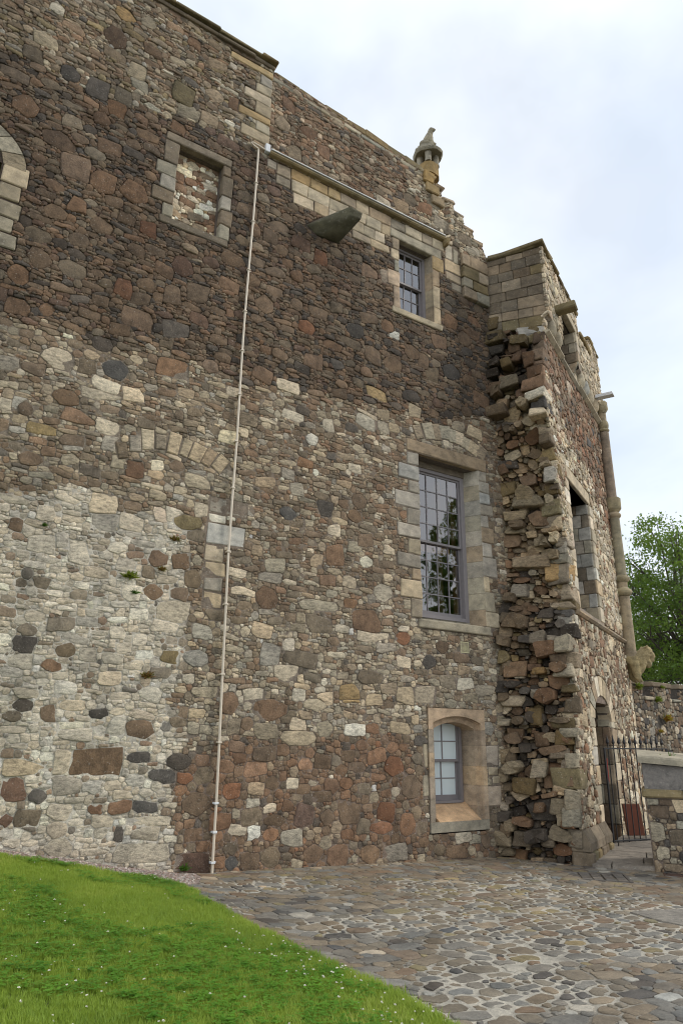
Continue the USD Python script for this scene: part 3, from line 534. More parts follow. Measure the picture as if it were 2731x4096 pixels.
MAPS = lambda a, o, b: MAPW(a, np.asarray(o) + .007 * np.clip((9.2 - np.asarray(b)) / 1.5, 0, 1), b)
mesh, tint = skin(-3., 10.6, -.5, 15.7, .045, wall_keep, MAPS, wall_tint, 3)
put('mortar', mesh, M_MORTAR, wall, tint, True)
# solid core behind the skin, with the window recesses cut through
def prism(poly, y0, y1):
    cs = m3.CrossSection([np.array(poly, float)], m3.FillRule.NonZero)
    s = cs.extrude(y1 - y0)                                          # along +z -> turn so that z becomes +y
    return s.transform(np.array([[1, 0, 0, 0], [0, 0, 1, y0], [0, 1, 0, 0]], float).astype(np.float32)) if False else m3.Manifold.extrude(cs, y1 - y0).rotate([90, 0, 0]).translate([0, y1, 0])
core = prism([(x, z - .03) for x, z in TOPL + [(4.41, 15.33)] + STEPS] + [(10.9, 12.9), (10.75, 6), (10.6, -.45), (-3, -.45)], .10, 1.5)
for o in (OPEN_U, OPEN_B, OPEN_L, OPEN_K): core -= m3.Manifold.cube([o[1] - o[0] - .002, 4, o[3] - o[2] - .002]).translate([o[0] + .001, -1, o[2] + .001])
core -= m3.Manifold.cube([1.84, .8, 3.4]).translate([OPEN_A[0], -.3, 7.0])
mm = core.to_mesh(); put('wall_core', (np.array(mm.vert_properties[:, :3], float), np.array(mm.tri_verts)), M_MORTAR, wall, (.13, .11, .095))
for x0, x1, z0, z1, c, pr, nm, dep in blocks:
    put(nm, cbox(x0, x1, -dep, pr, z0, z1, MAPW if nm != 'quoin' else MP, .016, .007, rb), M_ASH, wall, vary(c, rb, .09) * (.80 if x0 > 9.5 and z0 > 11.5 or x0 < 1 else .93))
for q, c in vous:
    pts = [(x, -.1, z) for x, z in Polygon(q).buffer(.006).exterior.coords] + [(x, .014, z) for x, z in Polygon(q).buffer(.004).exterior.coords] + [(x, .026, z) for x, z in Polygon(q).buffer(-.012).exterior.coords]
    hull = trimesh.convex.convex_hull(np.array([MP(a, o + rb.normal(0, .002), b) for a, o, b in pts])); put('arch_stone', (np.array(hull.vertices), np.array(hull.faces)), M_PALE, wall, vary(c, rb, .08) * .95)
# copings of the wall head
def coping(x0, x1, z0, z1, h, out, c, seed, back=1.3, step=.55, nm='coping_slab', mapf=MP):
    r = np.random.default_rng(seed); x = x0
    while x < x1 - .01:
        e = min(x + step * r.uniform(.7, 1.3), x1); e = x1 if x1 - e < .2 else e
        za, zb = np.interp([x - .002, e], [x0, x1], [z0, z1]); q = r.uniform(-.015, .015)
        V, Fq = cbox(x - .006, e + .006, -back, out + r.uniform(-.02, .02), 0, h + q, mapf, .02, .008, r)
        V[:, 2] += np.where(V[:, 0] < (V[:, 0].min() + V[:, 0].max()) / 2, za, zb)
        put(nm, (V, Fq), M_ASH, wall, vary(c, r, .12)); x = e
coping(-3., 4.47, 15.60, 15.36, .07, .15, 'ol', 21, step=.9)
coping(-3., 4.44, 15.50, 15.26, .09, .09, 'bn', 22, nm='cornice_stone', step=.9)
coping(4.50, 8.50, 15.20, 14.80, .17, -.04, 'ol', 23); coping(4.44, 8.52, 15.06, 14.68, .13, -.035, 'wg', 24)
# crow steps along the gable
for k in range(0, len(STEPS) - 2, 2):
    (xa, za), (xb, zb) = STEPS[k + 1], STEPS[k + 2]
    put('gable_step', cbox(xa - .04, xb + .04, -.42, .035, za - .06, za + .05, MP, .03, .012, rb), M_ASH, wall, (.29, .20, .09) if k == 0 else vary('t', rb, .1))
for q, (x0, x1, z0, z1) in enumerate(((8.5, 8.8, 14.55, 14.86), (8.55, 8.95, 14.28, 14.52), (8.7, 9.1, 14.0, 14.24))):
    put('gable_quoin', cbox(x0, x1, -.3, .03, z0, z1, MP, .02, .008, rb), M_ASH, wall, [(.31, .21, .085), (.29, .215, .11), (.28, .22, .14)][q], label='gable stone stained by orange lichen')
# drip course with its lead flashing
x = 4.42
while x < 9.0:
    e = min(x + rb.uniform(.7, 1.1), 9.02); e = 9.02 if 9.02 - e < .3 else e
    prof = np.array([(-.02, 0), (.10, .02), (.13, .05), (.10, .10), (-.02, .12)])
    V = np.array([MP(xx, o, 12.93 + zz2) for xx in (x, e - .008) for o, zz2 in prof]); hull = trimesh.convex.convex_hull(V)
    put('drip_stone', (np.array(hull.vertices), np.array(hull.faces)), M_ASH, wall, vary('ol', rb, .12)); x = e
put('lead_flashing', cbox(4.44, 9.0, -.08, .118, 13.055, 13.085, MP, .004, .003, rb), M_LEAD, wall)
put('drip_end', cbox(8.96, 9.06, -.02, .20, 12.78, 12.96, MP, .03, .01, rb), M_ASH, wall, vary('ol', rb))
# stone water spout
sp = np.array([(5.3, 11.68, -.1), (5.62, 12.0, -.1), (6.1, 12.04, -.1), (6.1, 11.58, -.1), (5.67, 11.56, -.1), (5.36, 11.70, .04), (5.66, 12.0, .04), (6.08, 12.03, .04), (6.07, 11.58, .04), (5.66, 11.56, .05),
               (5.90, 12.0, .40), (6.22, 11.99, .40), (6.16, 11.68, .36), (5.84, 11.72, .34), (5.99, 11.99, .66), (6.26, 11.94, .68), (6.24, 11.80, .64), (6.02, 11.81, .62)])
hull = trimesh.convex.convex_hull(np.array([MP(a, o, b) for a, b, o in sp])).subdivide().subdivide()
V = np.array(hull.vertices); V += (meshkit.fbm(V * 7, 3, 2)[:, None] - .5) * .05
put('water_spout', (V, np.array(hull.faces)), M_ASH, wall, (.10, .095, .065), True, label='dark weathered stone spout jutting from the wall')

# ---------------------------------------------------------------- masonry filling the blocked window
class SubInfo:
    def __init__(s, pal, rng): s.p, s.pk = palette(pal), Picker(rng)
    def __call__(s, a, b): return dict(z='x', c=s.pk(s.p))
kf = Pack(2.62, 3.53, 10.5, 12.26, 31); si = SubInfo('W*2.4 w*1.6 C*1.2 t*2 r*1.2 rb*1.4 c*2 bn y*.9 R*.5', kf.rng); full = np.ones((kf.h, kf.w), bool)
kf.darts(full, [(.24, .34, .38, .55, 30), (.16, .24, .4, .7, 30), (.1, .18, .35, .7, 20)], 14, si); kf.fill(full, si); kf.finish(.03, .005, 10)
Pq, Fq = stone_meshes(kf, lambda a, o, b: MP(a, np.asarray(o) - .22, b), kf.rng.uniform(.012, .03, len(kf.stones)))
emit(kf, wall, Pq, Fq, np.array([vary(q['c'], kf.rng) * 1.2 for q in kf.stones]), np.array([q['c'] in PALE for q in kf.stones]), names=('infill_stone', 'small_infill_stones'))
put('infill_mortar', box(2.6, 3.54, -.29, -.225, 10.5, 12.26), M_MORTAR, wall, (.27, .21, .165))
# ---------------------------------------------------------------- sash windows
def sash(name, x0, x1, z0, z1, y, zm, cols, ru, rl, glass, MAP=MP, parent=wall, label=None, frame=.07, back=True, arch=0.):
    fr = cat([box(x0, x0 + frame, -y - .16, -y, z0, z1, MAP), box(x1 - frame, x1, -y - .16, -y, z0, z1, MAP), box(x0 + frame, x1 - frame, -y - .16, -y, z1 - frame * .8, z1, MAP), box(x0 + frame, x1 - frame, -y - .16, -y + .03, z0, z0 + frame * .7, MAP)])
    f = put(name, fr, M_WOOD, parent, label=label)
    for nm, za, zb, yy, rows in (('upper_sash', zm - .02, z1 - frame * .8, y + .035, ru), ('lower_sash', z0 + frame * .7, zm + .02, y + .085, rl)):
        xa, xb = x0 + frame, x1 - frame; st = .045
        put(nm, cat([box(xa, xa + st, -yy - .04, -yy, za, zb, MAP), box(xb - st, xb, -yy - .04, -yy, za, zb, MAP), box(xa + st, xb - st, -yy - .04, -yy, za, za + (.09 if nm[0] == 'l' else .045), MAP), box(xa + st, xb - st, -yy - .04, -yy, zb - .045, zb, MAP)]), M_WOOD, f)
        xi, xj, zi, zj = xa + st, xb - st, za + (.09 if nm[0] == 'l' else .045), zb - .045
        xs, zs = np.linspace(xi, xj, cols + 1), np.linspace(zi, zj, rows + 1)
        for x in xs[1:-1]: put('glazing_bar', box(x - .011, x + .011, -yy - .032, -yy - .004, zi, zj, MAP), M_WOOD, f)
        for z in zs[1:-1]:
            for a, b in zip(xs[:-1], xs[1:]): put('glazing_bar', box(a + .011, b - .011, -yy - .030, -yy - .006, z - .010, z + .010, MAP), M_WOOD, f)
        rg = np.random.default_rng(int(x0 * 100))
        for a, b in zip(xs[:-1], xs[1:]):
            for c, d in zip(zs[:-1], zs[1:]):
                t = rg.normal(0, .0035, 2); V = [MAP(xx, -yy - .018 + (xx - a) * t[0] + (zz - c) * t[1], zz) for xx, zz in ((a, c), (b, c), (b, d), (a, d))]
                put('pane', (np.array(V), np.array([[0, 1, 2], [0, 2, 3]])), glass, f)
    return f
sash('sash_window', 7.70, 8.57, 10.70, 12.40, .19, 11.52, 3, 2, 2, M_GLASS, label='upper sash window under the drip course')
sash('sash_window', 8.12, 9.55, 4.06, 7.20, .29, 5.62, 4, 4, 4, M_GLASS, label='large sash window with many small panes', frame=.10)
sash('sash_window', 8.40, 9.30, .72, 2.20, .40, 1.45, 2, 2, 2, M_BLIND, label='lowest sash window with pale frosted panes', frame=.06)
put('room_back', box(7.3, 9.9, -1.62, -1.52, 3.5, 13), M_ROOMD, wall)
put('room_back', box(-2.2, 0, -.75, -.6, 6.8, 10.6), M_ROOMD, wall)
put('shutter_panel', cat([box(9.46, 9.50, -1.4, -.44, 4.1, 7.1), box(9.30, 9.46, -.50, -.46, 4.1, 7.1), box(8.98, 9.12, -.62, -.56, 4.1, 7.1)]), M_ROOM, wall, label='orange timber lining inside the large window')
put('blind_box', box(8.30, 9.20, -.47, -.42, 5.44, 5.585), plain('light_timber', (.72, .36, .13), .6), wall)
put('window_stool', box(8.12, 9.68, -.6, -.28, 3.975, 4.06), M_ASH, wall, COL['wg'])
put('window_stool', box(7.70, 8.61, -.5, -.18, 10.605, 10.70), M_ASH, wall, COL['wg'])
for zs_, (xa, oa, xb, ob), cl_ in ((np.linspace(3.98, 7.32, 11), (9.548, -.30, 9.705, .02), ['t', 'wg', 'wg', 'g', 't', 'g', 'wg', 'g', 'wg', 'g']), (np.linspace(10.6, 12.41, 5), (8.568, -.20, 8.632, .02), ['t', 'wg', 't', 't'])):
    for k in range(len(zs_) - 1):
        hull = trimesh.convex.convex_hull(np.array([MP(x, o, z) for x, o in ((xa, oa), (xb, ob), (xb + .06, ob - .02), (xb + .06, oa - .3), (xa, oa - .3)) for z in (zs_[k] + .002, zs_[k + 1] - .003)])); put('reveal_stone', (np.array(hull.vertices), np.array(hull.faces)), M_ASH, wall, vary(cl_[k], rb, .07))
put('lintel_soffit', box(8.0, 9.78, -.6, -.27, 7.19, 7.335), M_ASH, wall, COL['bn']); put('lintel_soffit', box(7.6, 8.7, -.5, -.17, 12.395, 12.43), M_ASH, wall, COL['bn'])
# moulded frame of the lowest window
def arch_poly(x0, x1, zb, zs, zc, n=14):
    xm, h, r = (x0 + x1) / 2, (x1 - x0) / 2, zc - zs
    R_ = (h * h + r * r) / (2 * r); t0 = math.asin(h / R_)
    return [(x0, zb), (x1, zb)] + [(xm + R_ * math.sin(t), zc - R_ + R_ * math.cos(t)) for t in np.linspace(t0, -t0, n)]
def solid_box(x0, x1, y0, y1, z0, z1): return m3.Manifold.cube([x1 - x0, y1 - y0, z1 - z0]).translate([x0, y0, z0])
sur = solid_box(8.155, 9.515, -.03, .44, .295, 2.365)
sur -= prism(arch_poly(8.255, 9.415, .46, 2.11, 2.235), -.2, .03)
for k in range(5):
    t = k / 4.; sur -= prism(arch_poly(8.275 + .085 * t, 9.395 - .06 * t, .46, 2.095 - .08 * t, 2.215 - .085 * t), 0, .055 + .035 * t)
sur -= prism(arch_poly(8.36, 9.335, .44, 2.015, 2.13), 0, 1)
sill = m3.Manifold.hull_points(np.array([(8.36, -.02, .40), (9.335, -.02, .40), (8.36, -.02, .46), (9.335, -.02, .46), (8.36, .44, .40), (9.335, .44, .40), (8.36, .44, .74), (9.335, .44, .74)], np.float32))
def course(x0, x1, z0, z1, nm, col):
    q = sur ^ solid_box(x0, x1, -1, 1, z0 + .002, z1 - .002); m = q.to_mesh()
    put(nm, (np.array(m.vert_properties[:, :3], float), np.array(m.tri_verts)), M_ASH, wall, col)
course(8, 9.7, 1.99, 2.4, 'window_head', vary('pk', rb, .03) * [.82, .79, .75])
for k, (za, zb) in enumerate(((.46, .84), (.84, 1.20), (1.20, 1.60), (1.60, 1.99))): course(8, 8.8, za, zb, 'window_jamb', [np.array([.30, .255, .20]), np.array([.36, .30, .235]), np.array([.40, .31, .215]), np.array([.31, .265, .21])][k])
for k, (za, zb) in enumerate(((.46, .68), (.68, 1.03), (1.03, 1.36), (1.36, 1.72), (1.72, 1.99))): course(8.8, 9.7, za, zb, 'window_jamb', [np.array([.36, .285, .21]), np.array([.44, .345, .25]), np.array([.48, .36, .235]), np.array([.38, .305, .225]), np.array([.33, .265, .20])][k])
course(8, 9.7, .2, .46, 'window_foot', np.array(COL['wg']))
m = sill.to_mesh(); put('sloping_sill', (np.array(m.vert_properties[:, :3], float), np.array(m.tri_verts)), M_ASH, wall, (.56, .38, .23), label='sloping yellow sandstone sill')
# arched head at the left edge
for k, t in enumerate(np.linspace(math.radians(2), math.radians(178), 10)[:-1]):
    t1 = t + math.radians(176 / 9) - .02; c0 = ARCH_C
    pts = [(c0[0] + rr * ARCH_R * math.cos(q) * (1 if True else 1), c0[1] + .45 + rr * ARCH_R * .72 * math.sin(q)) for rr, q in ((.98, t), (1.32, t), (1.32, (t + t1) / 2), (1.32, t1), (.98, t1), (.98, (t + t1) / 2))]
    hull = trimesh.convex.convex_hull(np.array([MP(x, o, z) for x, z in pts for o in (-.4, .035)]))
    put('arch_stone', (np.array(hull.vertices), np.array(hull.faces)), M_PALE, wall, vary('wg', rb, .12) * .74)
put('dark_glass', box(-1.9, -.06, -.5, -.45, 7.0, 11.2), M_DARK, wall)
# vent grille
gr = [box(9.015, 9.215, -.06, -.03, 3.415, 3.615)]
vg = put('vent_grille', cat([box(9.01, 9.22, -.05, .012, 3.41, 3.425), box(9.01, 9.22, -.05, .012, 3.605, 3.62), box(9.01, 9.025, -.05, .012, 3.425, 3.605), box(9.205, 9.22, -.05, .012, 3.425, 3.605)] +
    [box(9.025 + .0225 * k, 9.031 + .0225 * k, -.04, .008, 3.425, 3.605) for k in range(1, 8)] + [box(9.025, 9.205, -.03, .004, 3.425 + .0225 * k, 3.431 + .0225 * k) for k in range(1, 8)]), plain('buff_clay', (.42, .40, .24), .8), wall)
put('vent_back', gr[0], M_DARK, vg)

# ================================================================ drainpipe
pipe = thing('drainpipe', 'thin cream downpipe running down the castle wall with clips', 'pipe')
put('pipe', tube([MP(x, .075, z) for x, z in ((4.17, 12.93), (4.165, 12.1), (4.155, 11.2), (4.13, 10.05), (4.115, 9.15), (4.11, 8.3), (4.115, 7.4), (4.12, 6.57), (4.11, 5.7), (4.105, 4.6), (4.12, 3.8), (4.14, 2.7), (4.16, 1.74), (4.175, .9), (4.175, .5), (4.18, -.01))], .0195, 10), M_PIPE, pipe, smooth=True)
put('elbow', tube([MP(4.00, .07, 13.03), MP(4.06, .08, 12.975), MP(4.12, .08, 12.955), MP(4.17, .075, 12.945)], .016, 8), M_PIPE, pipe, smooth=True)
put('feed_pipe', tube([MP(4.03, .07, 13.05), MP(4.18, .075, 13.03), MP(4.34, .06, 13.02)], .018, 8), M_PIPE, pipe, smooth=True)
put('outlet_box', cbox(4.32, 4.42, 0, .10, 12.98, 13.18, MP, .01), M_LEAD, pipe)
for z in (12.1, 11.17, 10.05, 9.15, 8.33, 7.46, 6.57, 5.73, 4.64, 3.79, 2.72, 1.74, .91, .53, .14):
    x = np.interp(z, [0, .5, 1.74, 2.7, 3.8, 4.6, 8.3, 9.15, 10.05, 11.2, 12.1], [4.18, 4.175, 4.16, 4.14, 4.12, 4.105, 4.11, 4.115, 4.13, 4.155, 4.165])
    put('pipe_clip', cat([cbox(x - .03, x + .03, 0, .104, z - .014, z + .014, MP, .004), box(x + .03, x + .055, 0, .05, z - .012, z + .012)]), M_PIPE if z > 1 else M_LEAD, pipe)

# ================================================================ the facade wall with its torn end
fw = thing('ruined_facade', 'old facade wall with a ragged torn end, parapet and tall shafts', 'wall')
CZ = np.array([-.4, .4, 1.84, 2.95, 3.96, 4.4, 4.9, 6.2, 7.0, 7.5, 8.1, 8.4, 9.24, 10.3, 10.8, 13.3])
CS = np.array([-.42, -.46, -.18, .02, .12, .45, .38, .28, -.02, .15, .05, -.25, -.22, .05, .22, .10])
cn = lambda z: np.interp(z, CZ, CS)
def MPE(a, o, z):                                                   # the torn end: a runs from the great wall (0) to the corner (1.2)
    a, o, z = np.broadcast_arrays(np.asarray(a, float), np.asarray(o, float), np.asarray(z, float))
    J = np.stack([jx(z), 0 * z, z], -1); C_ = FP(cn(z), 0, z); t = (a / 1.2)[..., None]
    return J * (1 - t) + C_ * t - FD * o[..., None]
fwd_par = lambda z: np.where(np.asarray(z) > 11.2, .12, 0.)
def MPF(s, o, z): return FP(s, np.asarray(o) + fwd_par(z), z)
SE = 6.1
FOUT = [(s, z) for z, s in zip(CZ, CS)] + [(.10, 13.0), (3.42, 13.0), (3.45, 12.45), (4.84, 12.45), (4.87, 13.05), (SE, 13.05), (SE, -.45)]
O1, W2, DR = (1.55, 3.10, 10.80, 12.33), (1.10, 3.05, 4.50, 7.40), (1.35, 2.95, -.5, 2.25)
DARCH = [(1.35 + .8 + .8 * math.cos(t), 2.25 + .52 * math.sin(t)) for t in np.linspace(0, math.pi, 17)]
fp = Pack(-.6, 6.2, -.45, 13.2, 41); fin = fp.raster([FOUT]); fp.block(~fin)
FX, FZ = np.meshgrid(*fp.centers())
fp.block(FX > SE - .01)
fb = []
def fblk(*a, **k): fb.append(a)
fblk(.92, 3.20, 7.41, 7.72, 'c', .02, 'lintel')
zz = 4.50
rf = np.random.default_rng(8)
for k in range(9):
    h = [.36, .3, .34, .3, .36, .32, .3, .34, .26][k]
    fblk(3.06, 3.06 + [.42, .30, .5, .28, .44, .34, .52, .30, .4][k], zz, zz + h - .012, ['w', 'wg', 'c', 'W', 'w', 'c', 'wg', 'W', 'w'][k], .02, 'jamb_stone')
    fblk(1.09 - [.3, .4, .28, .45, .3, .36, .28, .4, .3][k], 1.09, zz, zz + h - .012, ['c', 'w', 'C', 'w', 'pk', 'w', 'c', 'W', 'w'][k], .02, 'jamb_stone'); zz += h
for k, zz in enumerate(np.arange(0.3, 2.2, .36)):
    fblk(2.96, 2.96 + [.5, .32][k % 2], zz, zz + .35, ['c', 't', 'w', 'wg', 't', 'c'][k], .02, 'jamb_stone'); fblk(1.34 - [.3, .5][k % 2], 1.34, zz, zz + .35, ['w', 'wg', 'c', 'G', 'w', 'wg'][k], .02, 'jamb_stone')
fblk(1.40, 3.3, 12.34, 12.56, 'wg', .02, 'lintel')
for k in range(5): fblk(3.11, 3.11 + [.3, .42, .28, .4, .3][k], 10.82 + .305 * k, 10.82 + .305 * k + .293, ['c', 'wg', 't', 'g', 'c'][k], .02, 'jamb_stone')
for k, zz in enumerate(np.arange(-.2, 4.2, .40)): fblk(SE - [.32, .22][k % 2], SE, zz, zz + .385, ['c', 'w', 't', 'wg', 'c', 'W'][k % 6], .015, 'quoin')
for o in (O1, W2, (DR[0], DR[1], -.5, 2.3)): fp.block(fp.raster([rect(*o)]))
fp.block(fp.raster([[(1.35 + .8 + 1.22 * math.cos(t), 2.25 + .95 * math.sin(t)) for t in np.linspace(0, math.pi, 17)]]))
for s0, s1, z0, z1, *_ in fb: fp.block(fp.raster([rect(s0 - .006, s1 + .006, z0 - .006, z1 + .006)]))
fp.block((FZ > 10.63) & (FZ < 10.80)); fp.block((FZ > 4.27) & (FZ < 4.46)); fp.block((FZ < .36) & (FX < 1.34))
fz = np.zeros(FX.shape, np.int8); wob = (meshkit.fbm(np.stack([FX * 1.3, FZ * 1.3, 0 * FX], -1), 3, 51) - .5) * 1.6
fz[FZ + wob > 9.2 - .3 * FX] = 1; fz[FZ > 10.7] = 2; fz[FZ + wob < 4.3] = 3
FPAL = [palette('c*3 w*2.4 C*1.3 t*1.6 wg*1.4 r*.9 rb*.6 W*.8 pk*1'), palette('rb*3 r*2.5 b*2 R*.7 bn*1.6 d*.5 t*.6 pk*.2'), palette('c*3 w*2 C t*1.6 wg*1.6 pk'), palette('b*1.2 rb*1.3 r*1 bn*1.6 c*1.4 w*1.3 wg*1.8 t*1.5 C*.4')]
fpk = Picker(fp.rng)
def finfo(a, b):
    j, i = min(max(int((b - fp.b0) / RES), 0), fp.h - 1), min(max(int((a - fp.a0) / RES), 0), fp.w - 1); return dict(z=int(fz[j, i]), c=fpk(FPAL[fz[j, i]]))
A = fin.sum() * RES * RES * 2.2
fp.darts(fin, [(.26, .42, .4, .8, 3), (.18, .3, .4, .8, 7), (.1, .2, .4, .9, 16), (.08, .2, .25, .5, 14)], A, finfo); fp.fill(fin, finfo, passes=3); fp.finish(.018, .004, 8)
Pq, Fq = stone_meshes(fp, MPF, fp.rng.uniform(.012, .045, len(fp.stones)), tilt=.05)
emit(fp, fw, Pq, Fq, np.array([vary(q['c'], fp.rng) for q in fp.stones]), np.array([q['c'] in PALE for q in fp.stones]), weight=1 / (fp.ca + 6))
def fkeep(cx, cz):
    m = shapely.contains_xy(Polygon(FOUT).buffer(.001), cx.ravel(), cz.ravel()).reshape(cx.shape)
    for o in (O1, W2, (DR[0], DR[1], -.5, 2.6)): m &= ~((cx > o[0] - .02) & (cx < o[1] + .02) & (cz > o[2] - .02) & (cz < o[3] + .02))
    return m
def ftint(s, z): return np.where(((z + 1.0 > 9.4 - .3 * s) & (z < 10.7))[:, None], np.array([.15, .105, .082]), np.where((z < 4.3)[:, None], np.array([.19, .15, .125]), np.array([.27, .225, .18])))
mesh, tint = skin(-.5, SE, -.45, 13.06, .05, fkeep, MPF, ftint, 9)
put('mortar', mesh, M_MORTAR, fw, tint, True)
def fprism(poly, o0, o1):                                           # (s, z) polygon pushed from off o0 to o1, in (s, off, z)
    return m3.Manifold.extrude(m3.CrossSection([np.array(poly, float)], m3.FillRule.NonZero), o1 - o0).rotate([90, 0, 0]).translate([0, o1, 0])
def fput(nm, man, mat, tint=None, **k):
    m = man.to_mesh(); V = np.array(m.vert_properties[:, :3], float); Ft = np.array(m.tri_verts)
    return put(nm, (FP(V[:, 0], V[:, 1], V[:, 2]), Ft[:, ::-1]), mat, fw, tint, **k)
core_poly = [(s + .22, z) for z, s in zip(CZ, CS)] + [(.16, 12.95), (3.40, 12.95), (3.45, 12.42), (4.86, 12.42), (4.88, 13.0), (SE - .01, 13.0), (SE - .01, -.45)]
core = fprism(core_poly, -1.2, -.05)
for o, dpt in ((O1, .75), (W2, .70), (DR, .70)): core -= solid_box(o[0], o[1], -dpt, 2, o[2], o[3])
core -= fprism([(1.35, 2.2), (2.95, 2.2)] + DARCH, -.70, 2)
fput('wall_core', core, M_MORTAR, (.16, .135, .11))
for s0, s1, z0, z1, c, pr, nm in fb: put(nm, cbox(s0, s1, -.14, pr, z0, z1, MPF, .014, .005, rf), M_ASH, fw, vary(c, rf, .08))
# reveals of the tall window, the parapet opening and the doorway, stone by stone
for (o, dpt, hs, cs) in ((W2, .66, .33, ['g', 'wg', 'G', 'bn', 'g']), (O1, .66, .30, ['wg', 'g', 't', 'bn', 'wg']), ((1.35, 2.95, -.25, 2.3), .62, .40, ['bn', 'b', 'wg', 'bn', 't'])):
    for k, zz in enumerate(np.arange(o[2], o[3] - .05, hs)):
        z1 = min(zz + hs - .01, o[3] - .004); cut = [.45, .3][k % 2] * dpt
        for q, (oa, ob) in enumerate(((-dpt, -cut - .006), (-cut, -.02))):
            put('reveal_stone', cbox(o[1] - .03, o[1] + .05, oa, ob, zz, z1, MPF if o is O1 else FP, .012, .006, rf), M_ASH, fw, vary(cs[(k + q) % 5], rf, .1))
put('lintel_soffit', cbox(1.12, 3.04, -.66, -.02, 7.40, 7.46, FP, .01), M_ASH, fw, COL['wg'])
put('door_leaf', box(1.3, 3.0, -.72, -.68, -.3, 2.8, FP), plain('dark_timber', (.04, .03, .024), .7), fw)
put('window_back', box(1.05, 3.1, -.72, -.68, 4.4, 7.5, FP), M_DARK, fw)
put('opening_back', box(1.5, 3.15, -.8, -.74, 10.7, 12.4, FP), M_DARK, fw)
for k in range(9):
    t, t1 = math.pi * k / 9, math.pi * (k + 1) / 9 - .05
    pts = [(2.15 + .8 * r * math.cos(q), 2.25 + (.52 + .42 * (r > 1)) * (1 if True else 1) * math.sin(q)) if r == 1 else (2.15 + 1.2 * math.cos(q), 2.25 + .92 * math.sin(q)) for r, q in ((1, t), (2, t), (2, (t + t1) / 2), (2, t1), (1, t1), (1, (t + t1) / 2))]
    hull = trimesh.convex.convex_hull(np.array([FP(s, o, z) for s, z in pts for o in (-.25, .03)]))
    put('arch_stone', (np.array(hull.vertices), np.array(hull.faces)), M_ASH, fw, vary(['c', 'w', 't', 'wg'][k % 4], rf, .1))
# string courses
def fstring(s0, s1, zb, prof, col, nm, seed, step=.8):
    r = np.random.default_rng(seed); s = s0
    while s < s1 - .02:
        e = min(s + step * r.uniform(.8, 1.2), s1); e = s1 if s1 - e < .3 else e
        hull = trimesh.convex.convex_hull(np.array([FP(x, o, zb + z) for x in (s, e - .008) for o, z in prof]))
        put(nm, (np.array(hull.vertices), np.array(hull.faces)), M_ASH, fw, vary(col, r, .1)); s = e
fstring(.15, 1.5, 10.62, [(-.1, 0), (.04, .03), (.13, .08), (.13, .11), (-.1, .15)], 'wg', 'string_course', 1); fstring(3.15, SE - .05, 10.62, [(-.1, 0), (.04, .03), (.13, .08), (.13, .11), (-.1, .15)], 'wg', 'string_course', 2)
fstring(1.5, 3.15, 10.62, [(-.1, 0), (.04, 0), (.10, .05), (.10, .10), (-.1, .16)], 'wg', 'string_course', 3)
fstring(.55, SE, 4.27, [(-.1, 0), (.06, .02), (.11, .06), (.11, .09), (-.02, .18), (-.1, .18)], 't', 'string_course', 4)
# corbels shaped like drops
for s in (.62, 1.15, 3.45, 3.95, 4.5, 5.1):
    m = trimesh.creation.icosphere(2); v = m.vertices.copy(); v[:, 2] = np.where(v[:, 2] > 0, v[:, 2] * 1.9, v[:, 2]); k = np.where(m.vertices[:, 2] > 0, 1 - .12 * m.vertices[:, 2], 1.)
    put('corbel', (FP(s + v[:, 0] * .105 * k, .07 + v[:, 1] * .12 * k, 10.97 + v[:, 2] * .19), np.array(m.faces)[:, ::-1]), M_ASH, fw, vary(['c', 'wg', 'y', 'c', 'wg', 'wg', 'g'][int(s * 7) % 7], rf, .08), True)
# spouts
put('parapet_spout', cbox(.86, 1.12, -.1, .62, 11.62, 11.80, FP, .03, .012, rf), M_ASH, fw, vary('ol', rf, .05), label='mossy stone spout on the parapet')
put('lead_spout', cat([cbox(5.0, 5.22, 0, .62, 11.20, 11.24, FP, .004), box(5.0, 5.02, 0, .60, 11.241, 11.29, FP), box(5.2, 5.22, 0, .60, 11.241, 11.29, FP)]), M_LEAD, fw)
# copings
def fcope(s0, s1, z, seed, o0=-1.25, o1=.20, h=.09, step=.5, MAPQ=FP):
    r = np.random.default_rng(seed); s = s0
    while s < s1 - .02:
        e = min(s + step * r.uniform(.7, 1.3), s1); e = s1 if s1 - e < .2 else e
        put('coping_slab', cbox(s, e - .008, o0, o1 + r.uniform(-.025, .03), z, z + h + r.uniform(-.012, .02), MAPQ, .02, .012, r), M_ASH, fw, vary('ol', r, .16)); s = e
fcope(.0, 3.48, 13.005, 61); fcope(3.5, 4.8, 12.46, 62); fcope(4.80, SE + .06, 13.055, 63, -1.25, .17)
put('coping_slab', cbox(.06, 1.18, -.02, .06, 13.0, 13.09, lambda a, o, z: MPE(a, o, z), .02, .01, rf), M_ASH, fw, COL['ol'])
# plinth
for k, (s0, s1) in enumerate(((-.46, .05), (.06, .72), (.73, 1.34))):
    hull = trimesh.convex.convex_hull(np.array([FP(x, o, z) for x in (s0, s1 - .01) for o, z in ((-.2, .02), (.13, .02), (.13, .15), (.02, .36), (-.2, .36))]))
    put('plinth_stone', (np.array(hull.vertices), np.array(hull.faces)), M_ASH, fw, vary('bn', rf, .1) * 1.05)
    for q in range(2):
        sa = s0 + (s1 - s0) * q / 2; put('base_stone', cbox(sa, sa + (s1 - s0) / 2 - .01, -.2, .145, -.45, .012, FP, .03, .012, rf), M_ASH, fw, vary(['bn', 'ol'][(k + q) % 2], rf, .12))
